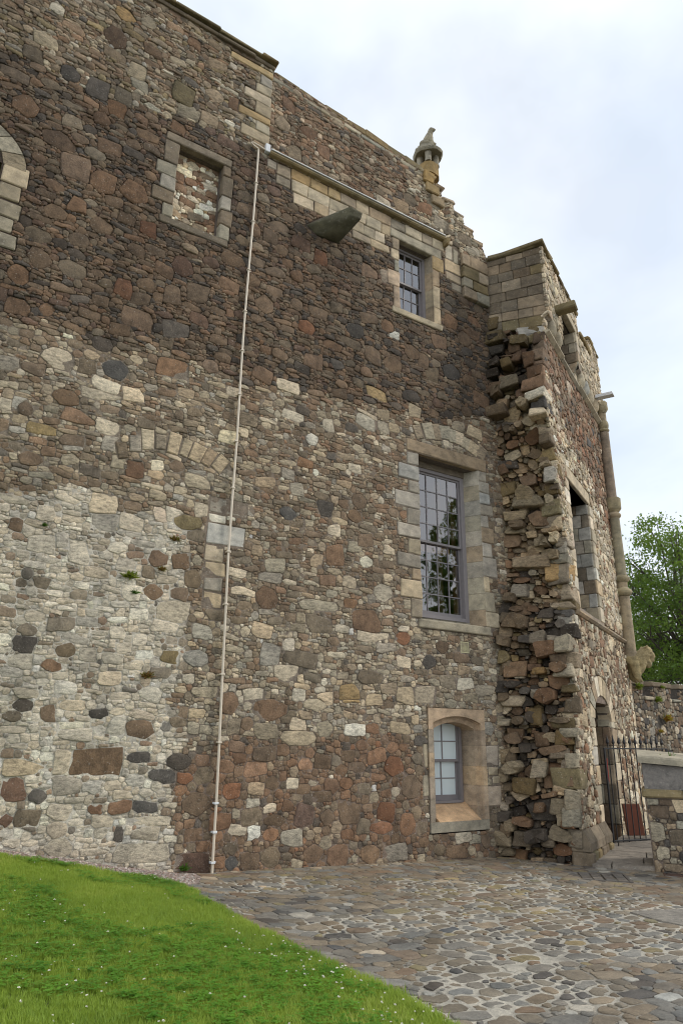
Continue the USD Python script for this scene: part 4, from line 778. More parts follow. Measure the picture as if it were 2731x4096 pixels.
# ashlar head of the torn end
r = np.random.default_rng(71); zs = [10.92, 11.20, 11.44, 11.75, 12.00, 12.30, 12.55, 12.82, 12.995]
for z0, z1 in zip(zs[:-1], zs[1:]):
    a = .0; aend = 1.335 if z0 > 11.15 else 1.21
    while a < aend - .02:
        e = a + r.uniform(.24, .5); e = aend if aend - e < .2 else e
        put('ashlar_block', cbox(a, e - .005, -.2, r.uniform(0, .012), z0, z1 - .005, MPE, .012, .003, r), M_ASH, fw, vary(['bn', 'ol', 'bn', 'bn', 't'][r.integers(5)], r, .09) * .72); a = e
put('torn_corbel', cbox(.62, 1.22, -.3, .07, 10.66, 10.94, MPE, .05, .02, r), M_ASH, fw, COL['g']); put('torn_corbel', cbox(.66, 1.20, -.3, .03, 10.52, 10.655, MPE, .04, .02, r), M_ASH, fw, COL['ol'])
# core skin of the torn end and its loose rubble
def ekeep(cx, cz): return cx > -9
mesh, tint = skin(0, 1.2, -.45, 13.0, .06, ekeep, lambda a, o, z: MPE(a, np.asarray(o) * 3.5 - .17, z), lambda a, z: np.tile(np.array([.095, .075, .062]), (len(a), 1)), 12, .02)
put('torn_core', mesh, M_MORTAR, fw, tint, True)
ep = Pack(0, 1.22, -.3, 10.95, 73); ef = np.ones((ep.h, ep.w), bool); EX, EZ = np.meshgrid(*ep.centers())
EP = [palette('b*2.2 rb*1.6 d*2.4 bn*2.2 wg*1.2 w*.5 dk*2 t*.5 ol*.9 r*.4'), palette('t*2.5 wg*2.6 bn*1.6 ol*1 b*1.6 w*.6 rb*1.2 c*.8'), palette('b*2 rb*1 dk*4 d*2.4 ol*.8 bn*.5 rd*1.5')]; epk = Picker(ep.rng)
def einfo(a, b): return dict(z=0, c=epk(EP[2 if b > 9.2 else 1 if b > 4.4 else 0]))
ep.block(EX > 1.12)
ep.darts(ef, [(.3, .46, .5, .9, 2.5), (.2, .32, .5, .95, 7), (.24, .44, .22, .4, 5), (.12, .22, .5, .95, 12), (.1, .2, .25, .5, 8)], 30, einfo, rot=.2); ep.fill(ef, einfo, passes=3); ep.finish(.02, .006, 10)
ne = len(ep.stones); epr = ep.rng.gamma(1.6, .05, ne) * np.clip(ep.size / .1, .4, 1.6) + .02; big = ep.rng.random(ne) < .16; epr[big] += ep.rng.uniform(.06, .2, big.sum()) * np.clip(ep.size[big] / .12, .4, 1.2)
epr = np.minimum(epr, .34)
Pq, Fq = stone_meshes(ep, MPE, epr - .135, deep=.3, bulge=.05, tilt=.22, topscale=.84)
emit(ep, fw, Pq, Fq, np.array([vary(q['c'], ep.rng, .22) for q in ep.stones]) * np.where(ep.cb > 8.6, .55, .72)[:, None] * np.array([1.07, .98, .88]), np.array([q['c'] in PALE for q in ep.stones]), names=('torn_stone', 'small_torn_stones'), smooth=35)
FLIP_END = np.linalg.det(np.stack([MPE(1, 0, 1) - MPE(0, 0, 1), MPE(0, 1, 1) - MPE(0, 0, 1), [0, 0, 1.]])) > 0
def rough_block(s0, s1, o0, o1, z0, z1, seed, MAP=FP, amp=.03, bev=.05, flip=0):
    rq = np.random.default_rng(seed); lo, hi = np.array([s0, o0, z0]), np.array([s1, o1, z1]); sz = hi - lo; pts = []
    for c8 in np.ndindex(2, 2, 2):
        c = lo + sz * np.array(c8) + rq.uniform(-.13, .13, 3) * sz * np.array([1, .8, 1])
        for k in range(3):
            q = c.copy(); o_ = [i for i in range(3) if i != k]; q[o_] += np.where(np.array(c8)[o_] > 0, -1, 1) * np.minimum(bev * rq.uniform(.3, .7), .2 * sz[o_]); pts.append(q)
    m = trimesh.convex.convex_hull(np.array(pts)).subdivide_to_size(max(.08, sz[0] / 3.2)); v = np.array(m.vertices)
    v = v + (np.stack([meshkit.fbm(v * 11 + seed * 3.1 + 5 * k, 3, seed + k) for k in range(3)], -1) - .5) * amp
    return MAP(v[:, 0], v[:, 1], v[:, 2]), (np.array(m.faces) if flip and FLIP_END else np.array(m.faces)[:, ::-1])
# the larger stones that stick out of the torn end, where they stand
def on_end(x, y):
    d = ray(x, y); q = CAM + d * (((np.array([10.32, 0, 0]) - CAM) @ FD) / (d @ FD)); return (q - np.array([10.32, 0, 0])) @ FN, q[2]
STICK = {(1365, 400): '685 1030 80 60 ol;712 1095 92 50 ol;790 1120 50 62 b;715 1150 76 38 d;895 1078 52 50 b;868 1205 50 62 rb;765 1222 52 40 ol;782 1303 82 46 wg;896 1262 62 52 rb;712 1335 62 48 b;838 1397 60 50 ol;892 1375 62 60 ol;722 1442 92 48 bn;800 1190 60 40 rb;700 1270 60 34 dk',
 (1365, 1500): '755 408 104 42 d;755 520 104 58 ol;950 422 62 46 ol;955 520 64 48 ol;845 582 134 48 wg;792 642 92 40 wg;925 662 124 58 g;795 708 92 34 wg;882 792 62 32 wg;1000 750 56 42 g;860 855 150 50 t;975 892 104 74 y;822 990 78 54 g;1010 1040 84 42 ol;840 1070 70 60 b;760 1070 70 60 d;800 1120 66 44 bn;915 1210 70 60 g;850 1000 50 50 c;795 1180 66 60 t;930 1090 70 50 d;1045 1170 70 60 dk;1050 1300 70 70 t;990 1230 80 60 g;1000 1320 70 70 b;740 1440 60 55 dk;830 1420 90 40 b;840 1500 110 44 w;930 1470 60 42 G;1040 1440 76 36 ol;1060 1520 70 70 bn;805 1340 42 60 t;860 1380 50 34 W;930 1360 60 34 y',
 (1365, 2730): '790 185 92 30 w;875 175 42 42 G;930 160 60 80 ol;850 240 80 70 b;950 265 70 66 b;775 345 72 72 wg;835 335 44 56 bn;950 395 66 72 w;890 300 60 48 d;780 420 44 60 wg;905 478 100 76 ol;830 480 60 50 bn;1030 190 96 52 ol;1040 255 84 64 ol;1025 325 84 46 g;1060 390 66 60 g;1050 490 100 40 w;1040 565 100 72 wg;1065 620 80 70 wg;800 610 66 50 d;860 650 72 62 wg;745 705 90 72 wg;830 755 100 56 wg;920 705 92 66 bn;1005 718 62 56 g;960 570 56 40 b;815 565 34 38 G;970 815 66 52 t'}
k = 0
for (ox, oy), txt in STICK.items():
    for it in txt.split(';'):
        x, y, w, h, c = it.split(); x, y = ox + float(x) * .8712, oy + float(y) * .8712; w, h = float(w) * .8712, float(h) * .8712
        a, z = on_end(x, y); q0 = proj(MPE(a, 0, z)[None] if MPE(a, 0, z).ndim == 1 else MPE(a, 0, z))[0]; q1 = proj(MPE(a + .1, 0, z)[None])[0]; q2 = proj(MPE(a, 0, z + .1)[None])[0]
        wa, hz = w / max(abs(q1[0] - q0[0]) / .1, 20), h / max(abs(q2[1] - q0[1]) / .1, 20); wa, hz = min(wa, .62), min(hz, .5); rr = np.random.default_rng(900 + k); a = np.clip(a, .05, 1.15)
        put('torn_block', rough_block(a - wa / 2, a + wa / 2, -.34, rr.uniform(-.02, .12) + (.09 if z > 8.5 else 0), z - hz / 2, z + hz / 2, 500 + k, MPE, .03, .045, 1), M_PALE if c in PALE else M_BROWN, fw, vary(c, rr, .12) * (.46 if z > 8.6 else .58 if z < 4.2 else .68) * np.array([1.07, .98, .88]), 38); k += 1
# rough boulders bonded across the corner
r = np.random.default_rng(77); z = -.28; k = 0
while z < 10.45:
    h = r.uniform(.13, .40) if z > .3 else [.30, .34, .28][min(k, 2)]; zc = z + h / 2; c0 = cn(zc) + r.uniform(-.16, .10) - (.12 if r.random() < .25 else 0)
    c = ['wg', 'c', 'ol', 'w', 't', 'g', 'bn', 'd'][r.choice(8, p=[.2, .16, .1, .14, .16, .1, .08, .06])] if z < 9.0 else ['b', 'rb', 'ol', 'd'][r.choice(4, p=[.35, .35, .15, .15])]
    put('corner_stone', rough_block(c0, cn(zc) + r.uniform(.22, .55), -r.uniform(.22, .5), r.uniform(.005, .03), z + .006, z + h - .012, 100 + k), M_PALE if c in PALE else M_BROWN, fw, vary(c, r, .14) * (.85 if z < 4 else 1), 38)
    z += h; k += 1

# ---------------------------------------------------------------- round shafts on the facade's far corner
def zy(P, ypx):                                                     # height at which a plumb line through P crosses an image row
    lo, hi = -2., 30.
    for _ in range(50):
        m = (lo + hi) / 2
        if proj([[P[0], P[1], m]])[0, 1] > ypx: lo = m
        else: hi = m
    return (lo + hi) / 2
SHF = FP(5.78, .13, 0.)
def lathe(prof, n=18, c=SHF):
    g = np.arange(n) * 2 * np.pi / n; V = np.array([[c[0] + r_ * math.cos(t), c[1] + r_ * math.sin(t), z_] for r_, z_ in prof for t in g]); m_ = len(prof)
    i, j = np.meshgrid(np.arange(m_ - 1), np.arange(n), indexing='ij'); Q = np.stack([i * n + j, i * n + (j + 1) % n, (i + 1) * n + (j + 1) % n, (i + 1) * n + j], -1).reshape(-1, 4)
    F_ = np.vstack([Q[:, [0, 1, 2]], Q[:, [0, 2, 3]]]); k = len(V); V = np.vstack([V, [c[0], c[1], prof[0][1]], [c[0], c[1], prof[-1][1]]])
    F_ = np.vstack([F_, [(k, (q + 1) % n, q) for q in range(n)], [(k + 1, k - n + q, k - n + (q + 1) % n) for q in range(n)]]); return V, F_
def rough(Vf, amp, sc=6., seed=1):
    V, F_ = Vf; return V + ((np.stack([meshkit.fbm(V * sc + 9 * q, 3, seed + q) for q in range(3)], -1) - .5) * amp * 2), F_
Y = {k: zy(SHF, k) for k in (1612, 1648, 1690, 1722, 1998, 2040, 2052, 2075, 2303, 2332, 2352, 2388, 2640)}
def bead(z0, z1, r0, r1, n=7): return [(r0 + (r1 - r0) * math.sin(math.pi * t), z0 + (z1 - z0) * t) for t in np.linspace(0, 1, n)]
SC = (.31, .255, .175); SC2 = (.255, .205, .155); SC3 = (.29, .25, .16)
put('shaft', lathe([(.115, Y[1722]), (.112, Y[1612])]), M_ASH, fw, SC, 40)
put('capital', rough(lathe([(.12, Y[1648] - .05), (.14, Y[1648]), (.18, Y[1648] + .06), (.20, Y[1612] - .05), (.18, Y[1612]), (.1, Y[1612] + .02)]), .05), M_ASH, fw, SC3, 40)
put('shaft_ring', lathe(bead(Y[1722] - .06, Y[1722] + .03, .125, .160) + bead(Y[1722] + .04, Y[1690], .135, .155)), M_ASH, fw, SC3, 40)
put('shaft', lathe([(.140, Y[2040]), (.132, Y[1722] - .08)]), M_ASH, fw, SC2, 40)
put('capital', rough(lathe([(.13, Y[2052]), (.15, Y[2052] + .04), (.17, Y[2040] - .02), (.205, Y[2040] + .02), (.21, Y[1998]), (.12, Y[1998] + .02)]), .06, 7, 5), M_ASH, fw, SC3, 40)
put('shaft_ring', lathe(bead(Y[2075], Y[2052], .14, .195)), M_ASH, fw, SC, 40)
put('shaft', lathe([(.150, Y[2332]), (.140, Y[2075])]), M_ASH, fw, (.26, .235, .165), 40)
put('shaft_ring', rough(lathe(bead(Y[2332], Y[2303], .15, .215)), .02), M_ASH, fw, SC3, 40)
put('shaft_ring', rough(lathe([(.14, Y[2352] - .02), (.14, Y[2332])] [::1]), .01), M_ASH, fw, SC, 40)
put('shaft_ring', rough(lathe(bead(Y[2388], Y[2352], .15, .235)), .02, 6, 8), M_ASH, fw, SC3, 40)
put('shaft', rough(lathe([(.155, z_) for z_ in np.linspace(Y[2640] - .1, Y[2388], 8)]), .012), M_ASH, fw, SC, 40)
def organic(bones, edge=.03, seed=3, amp=.01, loc=(0, 0, 0), frame=np.eye(3), it=8):
    """One continuous body from tapered bones: ((x, y, z, r), (x, y, z, r))."""
    man = m3.Manifold()
    for a, b in bones:
        man += m3.Manifold.batch_hull([m3.Manifold.sphere(q[3], 14).translate(q[:3]) for q in (a, b)])
    man = man.refine_to_length(edge); q = man.to_mesh(); m = trimesh.Trimesh(np.array(q.vert_properties[:, :3], float), np.array(q.tri_verts), process=True)
    m = trimesh.smoothing.filter_taubin(m, lamb=.5, nu=-.53, iterations=it); v = np.array(m.vertices)
    v = v + (np.stack([meshkit.fbm(v * 14 + 7 * k, 3, seed + k) for k in range(3)], -1) - .5) * amp * 2
    return v @ frame + np.array(loc), np.array(m.faces)
M_STAT = stone_mat('carved_stone', contrast=.38, scale=9., fine=50., spots=.3, bump=.6)
# beast crouching at the foot of the shafts: x forward, z up
fr = np.stack([np.array([.90, -.43, 0]), np.array([.43, .90, 0]), [0, 0, 1]])
bz = zy(SHF, 2735)
beast = thing('beast_statue', 'weathered stone beast crouching under the round shafts, head outward', 'statue')
bb = [((-.02, 0, .62, .17), (.20, 0, .60, .20)), ((.20, 0, .60, .20), (.36, 0, .74, .18)), ((.36, 0, .74, .17), (.46, 0, .84, .15)), ((.46, 0, .82, .14), (.58, 0, .72, .11)), ((.52, 0, .62, .07), (.62, 0, .60, .05)),
      ((.40, 0, .60, .13), (.46, 0, .50, .11)), ((.02, .1, .5, .13), (.06, .12, .12, .08)), ((.02, -.1, .5, .13), (.06, -.12, .12, .08)), ((.06, .12, .12, .08), (.14, .12, .06, .06)), ((.06, -.12, .12, .08), (.14, -.12, .06, .06)),
      ((.28, .08, .5, .10), (.16, .1, .30, .08)), ((.28, -.08, .5, .10), (.16, -.1, .30, .08)), ((.40, .13, .90, .05), (.41, .15, .97, .03)), ((.40, -.13, .90, .05), (.41, -.15, .97, .03)), ((.5, .14, .8, .04), (.53, .1, .79, .04)), ((.5, -.14, .8, .04), (.53, -.1, .79, .04))]
put('body', organic(bb, .035, 3, .022, (SHF[0], SHF[1], bz), fr), M_STAT, beast, (.30, .245, .135), True)
0 and put('corbel', rough(lathe([(.05, bz - .35), (.16, bz - .12), (.24, bz + .02), (.24, bz + .07), (.05, bz + .075)]), .02), M_STAT, beast, (.27, .22, .14), 40)
# seated beast on the gable
ST = W(1712, 668, .42); st0 = np.array([ST[0], .42, ST[1]])
zt = lambda y: W(1712, y, .42)[1]
fin_ = thing('gable_statue', 'seated stone beast on a flared pedestal at the top of the gable', 'statue')
zp, zb_, zc_ = zt(634), zt(607), zt(527)
put('pedestal_foot', rough(lathe([(.27, st0[2] - .40), (.26, st0[2] - .04), (.22, st0[2] + .0), (.05, st0[2] + .01)], 12, st0), .02), M_STAT, fin_, (.27, .19, .085), 35, label='pedestal foot under orange lichen')
for k in range(4):
    t = k * math.pi / 2 + .9; c = st0 + [.20 * math.cos(t), .20 * math.sin(t), 0]
    put('pedestal_post', rough(lathe([(.085, st0[2] - .02), (.075, (st0[2] + zp) / 2), (.09, zp + .05)], 10, c), .012), M_STAT, fin_, COL['wg'], 40)
put('pedestal_top', rough(lathe([(.10, zp + .02), (.34, zp + .0), (.38, zp + .07), (.31, zp + .16), (.24, zb_ + .02), (.19, zb_ + .14), (.05, zb_ + .16)], 20, st0), .075, 7, 4), M_STAT, fin_, (.20, .185, .14), 40)
H = (zc_ - zb_) * 1.0; zb_ += .06
sb = [((-.12, 0, .22, .16), (.02, 0, .40, .17)), ((.02, 0, .40, .17), (.06, 0, .62, .13)), ((.06, 0, .62, .12), (.10, 0, .80, .085)), ((.10, 0, .80, .09), (.13, 0, .92, .085)), ((.14, 0, .9, .07), (.24, 0, .86, .05)),
      ((.10, .09, .52, .075), (.20, .10, .05, .05)), ((.10, -.09, .52, .075), (.20, -.10, .05, .05)), ((.20, .10, .05, .05), (.28, .10, .03, .045)), ((.20, -.10, .05, .05), (.28, -.10, .03, .045)),
      ((-.12, .13, .2, .11), (.06, .17, .12, .08)), ((-.12, -.13, .2, .11), (.06, -.17, .12, .08)), ((.06, .17, .12, .07), (-.02, .17, .03, .05)), ((.06, -.17, .12, .07), (-.02, -.17, .03, .05)), ((-.22, 0, .16, .05), (-.3, .05, .38, .035))]
sb = [tuple((a * .85, b * .85, c * H, r_ * .80) for a, b, c, r_ in q) for q in sb]
put('body', organic(sb, .03, 9, .014, (st0[0], st0[1], zb_), np.stack([np.array([.55, -.83, 0]), np.array([.83, .55, 0]), [0, 0, 1]])), M_STAT, fin_, (.27, .245, .18), True)

# ================================================================ battlemented wall beyond
bat = thing('battlement_wall', 'grey rubble boundary wall with coped merlons and open crenels', 'wall')
BA = math.radians(8.); BD = np.array([math.cos(BA), math.sin(BA), 0]); BN = np.array([math.sin(BA), -math.cos(BA), 0]); B0 = np.array([16.05, 1.95, 0])
def MPB(t, o, z):
    t, o, z = np.broadcast_arrays(np.asarray(t, float), np.asarray(o, float), np.asarray(z, float)); return B0 + t[..., None] * BD + o[..., None] * BN + z[..., None] * np.array([0, 0, 1.])
def bwf(x, y):
    d = ray(x, y); q = CAM + d * (((B0 - CAM) @ BN) / (d @ BN)); return (q - B0) @ BD, q[2]
MT_, CF_ = bwf(2640, 2738)[1], bwf(2640, 2806)[1]
t_m = [bwf(x, 2760)[0] for x in (2500, 2567, 2604, 2677, 2711)]; per = t_m[4] - t_m[2]
MER = [(t_m[0] - .2, t_m[1]), (t_m[2], t_m[3])] + [(t_m[4] + k * per, t_m[4] + k * per + t_m[3] - t_m[2]) for k in range(7)]
BT1 = MER[-1][1]
bo = [(MER[0][0], -.5)] + [p for a, b in MER for p in ((a, CF_), (a, MT_ - .09), (b, MT_ - .09), (b, CF_))] + [(BT1, -.5)]
bp = Pack(MER[0][0], BT1, -.5, MT_, 91); bfree = bp.raster([bo]); bp.block(~bfree); BPZ = palette('bn*3 b*2 wg*2 d*1.6 g*1 t*1 rb*.6 w*.4'); bpk = Picker(bp.rng)
binfo = lambda a, b: dict(z=0, c=bpk(BPZ))
bp.darts(bfree, [(.2, .32, .4, .8, 5), (.12, .2, .4, .9, 14), (.08, .14, .4, .9, 14)], bfree.sum() * RES * RES * 2, binfo); bp.fill(bfree, binfo, passes=2, smallest=.03); bp.finish(.02, .006, 8)
Pq, Fq = stone_meshes(bp, MPB, bp.rng.uniform(.012, .035, len(bp.stones)))
emit(bp, bat, Pq, Fq, np.array([vary(q['c'], bp.rng) * .9 for q in bp.stones]), np.array([q['c'] in PALE for q in bp.stones]), limit=120, weight=np.where(bp.ca < 6, 1, .3))
bm = m3.Manifold.extrude(m3.CrossSection([np.array(bo, float)], m3.FillRule.EvenOdd), .55).rotate([90, 0, 0]).translate([0, 0, 0]).to_mesh(); Vb = np.array(bm.vert_properties[:, :3], float)
put('wall_core', (MPB(Vb[:, 0], -Vb[:, 1] - .55, Vb[:, 2]) if Vb[:, 1].min() < -.1 else MPB(Vb[:, 0], Vb[:, 1] - .55, Vb[:, 2]), np.array(bm.tri_verts)), M_MORTAR, bat, (.085, .075, .065))
r = np.random.default_rng(93)
for k, (a, b) in enumerate(MER):
    put('merlon_coping', cbox(a - .04, b + .04, -.62, .06, MT_ - .09, MT_ + .05, MPB, .02, .008, r), M_ASH, bat, vary('bn', r, .1))
    if k: put('crenel_sill', cbox(MER[k - 1][1] + .03, a - .01, -.6, .07, CF_ + .002, CF_ + .09, MPB, .02, .008, r), M_ASH, bat, vary('wg', r, .1) * .9)


# ================================================================ iron gate and the panel behind it
gate = thing('iron_gate', 'black wrought iron gate with spear tops beside the doorway', 'gate')
G0 = np.array([12.54, -.32, 0]); GD = np.array([.982, -.189, 0]); GL, GZB, GZT = 1.66, -.12, 1.69
def gb(t0, t1, z0, z1, w=.012): return cbox(t0, t1, -w, w, z0, z1, lambda a, o, z: G0 + np.asarray(a, float)[..., None] * GD + np.asarray(o, float)[..., None] * np.array([-.189, -.982, 0]) + np.asarray(z, float)[..., None] * np.array([0, 0, 1.]), .003)
put('post', gb(-.018, .018, GZB - .05, GZT + .012, .018), M_IRON, gate); put('post', gb(GL - .018, GL + .018, GZB, GZT + .012, .018), M_IRON, gate)
put('rail', gb(.018, GL - .018, GZT - .012, GZT + .012, .014), M_IRON, gate); put('rail', gb(.018, GL - .018, GZB + .06, GZB + .09, .014), M_IRON, gate)
for k in range(11):
    t = .10 + .1455 * k; c = G0 + GD * t
    b_ = put('bar', tube([c + [0, 0, GZB + .03], c + [0, 0, GZT + .06]], .0115, 6), M_IRON, gate, smooth=True)
    put('spear_head', lathe([(.010, GZT + .05), (.018, GZT + .06), (.011, GZT + .075), (.034, GZT + .12), (.030, GZT + .14), (.012, GZT + .21), (.003, GZT + .27)], 8, c), M_IRON, b_, smooth=30)
put('latch', gb(.03, .045, 1.05, 1.5, .006), plain('red_paint', (.35, .03, .02), .5), gate, label='thin red latch rod')
pz = .0; pa = atz(2513, 3343, pz); pb = atz(2580, 3343, pz)
sg = thing('leaning_panel', 'rust red panel standing on edge behind the iron gate', 'panel')
dv = (pb - pa); dv[2] = 0; wv = np.linalg.norm(dv); dv /= wv; nv_ = np.array([dv[1], -dv[0], 0])
V = np.array([pa + dv * a + nv_ * o + np.array([0, 0, 1.]) * z + (-nv_) * .10 * (z / .6) for a in (0, wv) for o in (0, -.03) for z in (0, .585)]); hull = trimesh.convex.convex_hull(V)
put('board', (np.array(hull.vertices), np.array(hull.faces)), M_ORANGE, sg)
V = np.array([pa + dv * a + nv_ * (o - .004) + np.array([0, 0, 1.]) * z + (-nv_) * .10 * (z / .6) for a in (-.01, wv + .012) for o in (-.04, -.018) for z in (-.01, .597)]); hull = trimesh.convex.convex_hull(V)
put('edge_frame', (np.array(hull.vertices), np.array(hull.faces)), plain('tan_edge', (.28, .2, .12)), sg)

# ================================================================ garden wall at the right edge
gw = thing('garden_wall', 'low rubble garden wall with rendered band and sloping stone coping', 'wall')
GWO = np.array([11.25, -2.06, 0]); GWD = np.array([.577, -.817, 0]); GWN = np.array([-.817, -.577, 0])
def MPG(a, o, z):
    a, o, z = np.broadcast_arrays(np.asarray(a, float), np.asarray(o, float), np.asarray(z, float)); return GWO + a[..., None] * GWD + o[..., None] * GWN + z[..., None] * np.array([0, 0, 1.])
gp = Pack(0, 2.6, -.45, .92, 95); gp.square = .85; gf_ = np.ones((gp.h, gp.w), bool); gpk = Picker(gp.rng); GP = palette('bn*4 b*2.4 wg*1.4 dk*1 d*1 t*.6 rb*.5'); ginfo = lambda a, b: dict(z=0, c=gpk(GP))
for a, b, w, h, c in ((.18, .70, .30, .2, 'b'), (.60, .62, .3, .11, 'dk'), (.12, .38, .22, .3, 'wg'), (.45, .42, .3, .3, 'bn'), (.16, .06, .2, .2, 'wg'), (.56, .0, .3, .2, 'dk'), (.3, -.16, .3, .12, 'bn')): gp.try_stone(a, b, w, h, 0., dict(z=0, c=c))
gp.darts(gf_, [(.26, .4, .5, .8, 4), (.16, .28, .4, .8, 8), (.1, .18, .35, .9, 14)], 8, ginfo); gp.fill(gf_, ginfo); gp.finish(.022, .008, 10)
Pq, Fq = stone_meshes(gp, MPG, gp.rng.uniform(.015, .05, len(gp.stones)), tilt=.06)
emit(gp, gw, Pq, Fq, np.array([vary(q['c'], gp.rng) for q in gp.stones]), np.array([q['c'] in PALE for q in gp.stones]))
mesh, tint = skin(0, 2.6, -.45, .93, .05, lambda x, z: x > -9, MPG, lambda a, z: np.tile(np.array([.20, .165, .14]), (len(a), 1)), 14, .02); put('mortar', mesh, M_MORTAR, gw, tint, True)
put('wall_core', box(0.005, 2.59, -.75, -.03, -.45, .92, MPG), M_MORTAR, gw, (.13, .11, .095))
for k in range(4): put('lower_coping', cbox(-.05 + .66 * k, .60 + .66 * k, -.8, .07, .925, 1.055, MPG, .025, .008, r), M_ASH, gw, vary('ol', r, .1) * 1.15)
rk = lambda a: 1.60 - .075 * np.clip(a, -.1, 2.6)
V = np.array([MPG(a, o, z) for a in (.0, 2.58) for o in (-.7, .0) for z in (1.05, rk(a) - .13)]); hull = trimesh.convex.convex_hull(V)
put('rendered_band', (np.array(hull.vertices), np.array(hull.faces)), M_MORTAR, gw, (.20, .19, .18))
for k in range(3):
    a0, a1 = -.06 + .88 * k, .80 + .88 * k; V = np.array([MPG(a, o, rk(a) + z) for a in (a0, a1) for o, z in ((-.8, -.12), (.07, -.12), (.07, -.03), (.04, .0), (-.8, .09))]); hull = trimesh.convex.convex_hull(V)
    put('coping_slab', (np.array(hull.vertices), np.array(hull.faces)), M_ASH, gw, vary('wg', r, .08))

# ================================================================ the ground
g_ = np.unique(np.concatenate([np.linspace(-400, -20, 20), np.linspace(-20, 30, 101), np.linspace(30, 400, 20)])); TX, TY = np.meshgrid(g_, g_)
TZ = gz(TX, TY) - .09 - .5 * np.clip((np.hypot(TX - 6, TY + 3) - 25) / 60, 0, 1) ** 2 * 30
nx = len(g_); i = (np.arange(nx - 1)[:, None] * nx + np.arange(nx - 1)[None]).ravel()
gm = put('ground', (np.stack([TX.ravel(), TY.ravel(), TZ.ravel()], 1), np.vstack([np.stack([i, i + 1, i + nx + 1], 1), np.stack([i, i + nx + 1, i + nx], 1)])), plain('ground_soil', (.11, .10, .075), .95, 0, .3, 2.), None, None, True); tag(gm, 'bare earth of the castle rock around the yard', 'ground', kind='structure')
GRASS = [(-7, -.42), (1.40, -.36), (2.60, -.58), (3.05, -.70), (3.28, -.88), (3.36, -1.2), (3.26, -2.1), (3.28, -3.3), (3.40, -4.7), (3.46, -5.8), (3.5, -12), (-7, -12)]
GRAVEL = [(-7, .02), (3.6, .02), (3.95, -.05), (3.85, -.5), (3.5, -1.0), (3.28, -.88), (3.05, -.70), (2.60, -.58), (1.40, -.36), (-7, -.42)]
CONC = [tuple(atz(1365 + x * .8712, 2730 + y * .8712, -.12)[:2]) for x, y in ((1325, 1062), (1420, 1050), (1640, 1030), (1700, 1130), (1568, 1122), (1440, 1096))]
FLAG = [(10.45, -1.45), (11.25, -2.1), (13.9, -.75), (13.7, .25), (11.9, -.45)]
DRAIN = [tuple(atz(1365 + x * .8712, 2730 + y * .8712, -.2)[:2]) for x, y in ((1045, 895), (1130, 878), (1250, 905), (1205, 930), (1120, 915))]
PG, PV, PC, PF, PD = (Polygon(q) for q in (GRASS, GRAVEL, CONC, FLAG, DRAIN))
def MPY(x, o, y):
    x, o, y = np.broadcast_arrays(np.asarray(x, float), np.asarray(o, float), np.asarray(y, float)); return np.stack([x, y, gz(x, y) + o], -1)
yard = thing('cobbled_yard', 'uneven cobbled yard with pale mortar joints', 'yard', kind='structure')
yp = Pack(3.0, 13.6, -8.2, .1, 101); yx, yy = np.meshgrid(*yp.centers())
okm = ~shapely.contains_xy(PG, yx, yy) & ~shapely.contains_xy(PV, yx, yy)
okm &= ~((yy > -.03)); ff = (yx - P0[0]) * FN[0] + (yy - P0[1]) * FN[1]; ss = (yx - P0[0]) * FD[0] + (yy - P0[1]) * FD[1]
okm &= ~((ff < .16) & (ss > -.45)) & ~((ff >= -1.3) & (ff < .16) & (ss > -.5)) & ~shapely.contains_xy(PF, yx, yy) & ~shapely.contains_xy(PC, yx, yy) & ~shapely.contains_xy(PD, yx, yy)
ga = (yx - GWO[0]) * GWD[0] + (yy - GWO[1]) * GWD[1]; gn_ = (yx - GWO[0]) * GWN[0] + (yy - GWO[1]) * GWN[1]; okm &= ~((ga > -.05) & (gn_ < .04))
yp.block(~okm); ypk = Picker(yp.rng); YP = [palette('bn*4 d*1.5 b*.6 ol*.3 cg*5 g*.3'), palette('bn*5 ol*1 t*.4 b*1.4 cg*2.4')]
ynz = lambda a, b: float(meshkit.noise(np.array([a * .45, b * .45, 3.]), 8))
yinfo = lambda a, b: dict(z=0, c=ypk(YP[1 if (a - 3.5) * .25 + (b + 6.) * .28 + ynz(a, b) - .5 > 1.15 and a < 10 else 0]))
yrot = -.55
ya = okm.sum() * RES * RES
def ydarts(shapes):
    for w0, w1, q0, q1, cnt in shapes: yp.darts(okm, [(w0, w1, q0, q1, cnt)], ya, yinfo, rot=.18)
# the setts lie in rough rows along the wall
ydarts([(.26, .38, .34, .56, 14), (.19, .29, .4, .7, 26), (.12, .2, .45, .8, 20)]); yp.fill(okm, yinfo, passes=2, smallest=.03); yp.finish(.035, .005, 9)
pale_joint = lambda x, y: np.clip((meshkit.fbm(np.stack([x * .7, y * .9, 0 * x], -1), 3, 21) - .44) * 5 + np.exp(-(((x - 6.6) / 3.) ** 2 + ((y + 4.4) / 1.7) ** 2)) * 1.6 - .25, 0, 1)
yp.r = np.maximum(yp.r - .024 * pale_joint(yp.ca, yp.cb)[:, None], .012)
Pq, Fq = stone_meshes(yp, MPY, yp.rng.uniform(.006, .013, len(yp.stones)), bulge=.2, deep=.03, tilt=.012)
yd = np.hypot(yp.ca, yp.cb + D); yv = proj(np.stack([yp.ca, yp.cb, 0 * yp.ca], -1)); yv = (yv[:, 0] > -60) & (yv[:, 0] < 2800) & (yv[:, 1] < 4170)
emit(yp, yard, Pq, Fq, np.array([vary(q['c'], yp.rng, .10) * [1.06, 1.10, 1.15] for q in yp.stones]), np.array([q['c'] in PALE for q in yp.stones]), names=('cobble', 'small_cobbles'), mats=(M_COB, M_COB), weight=yv / yd ** 1.5)
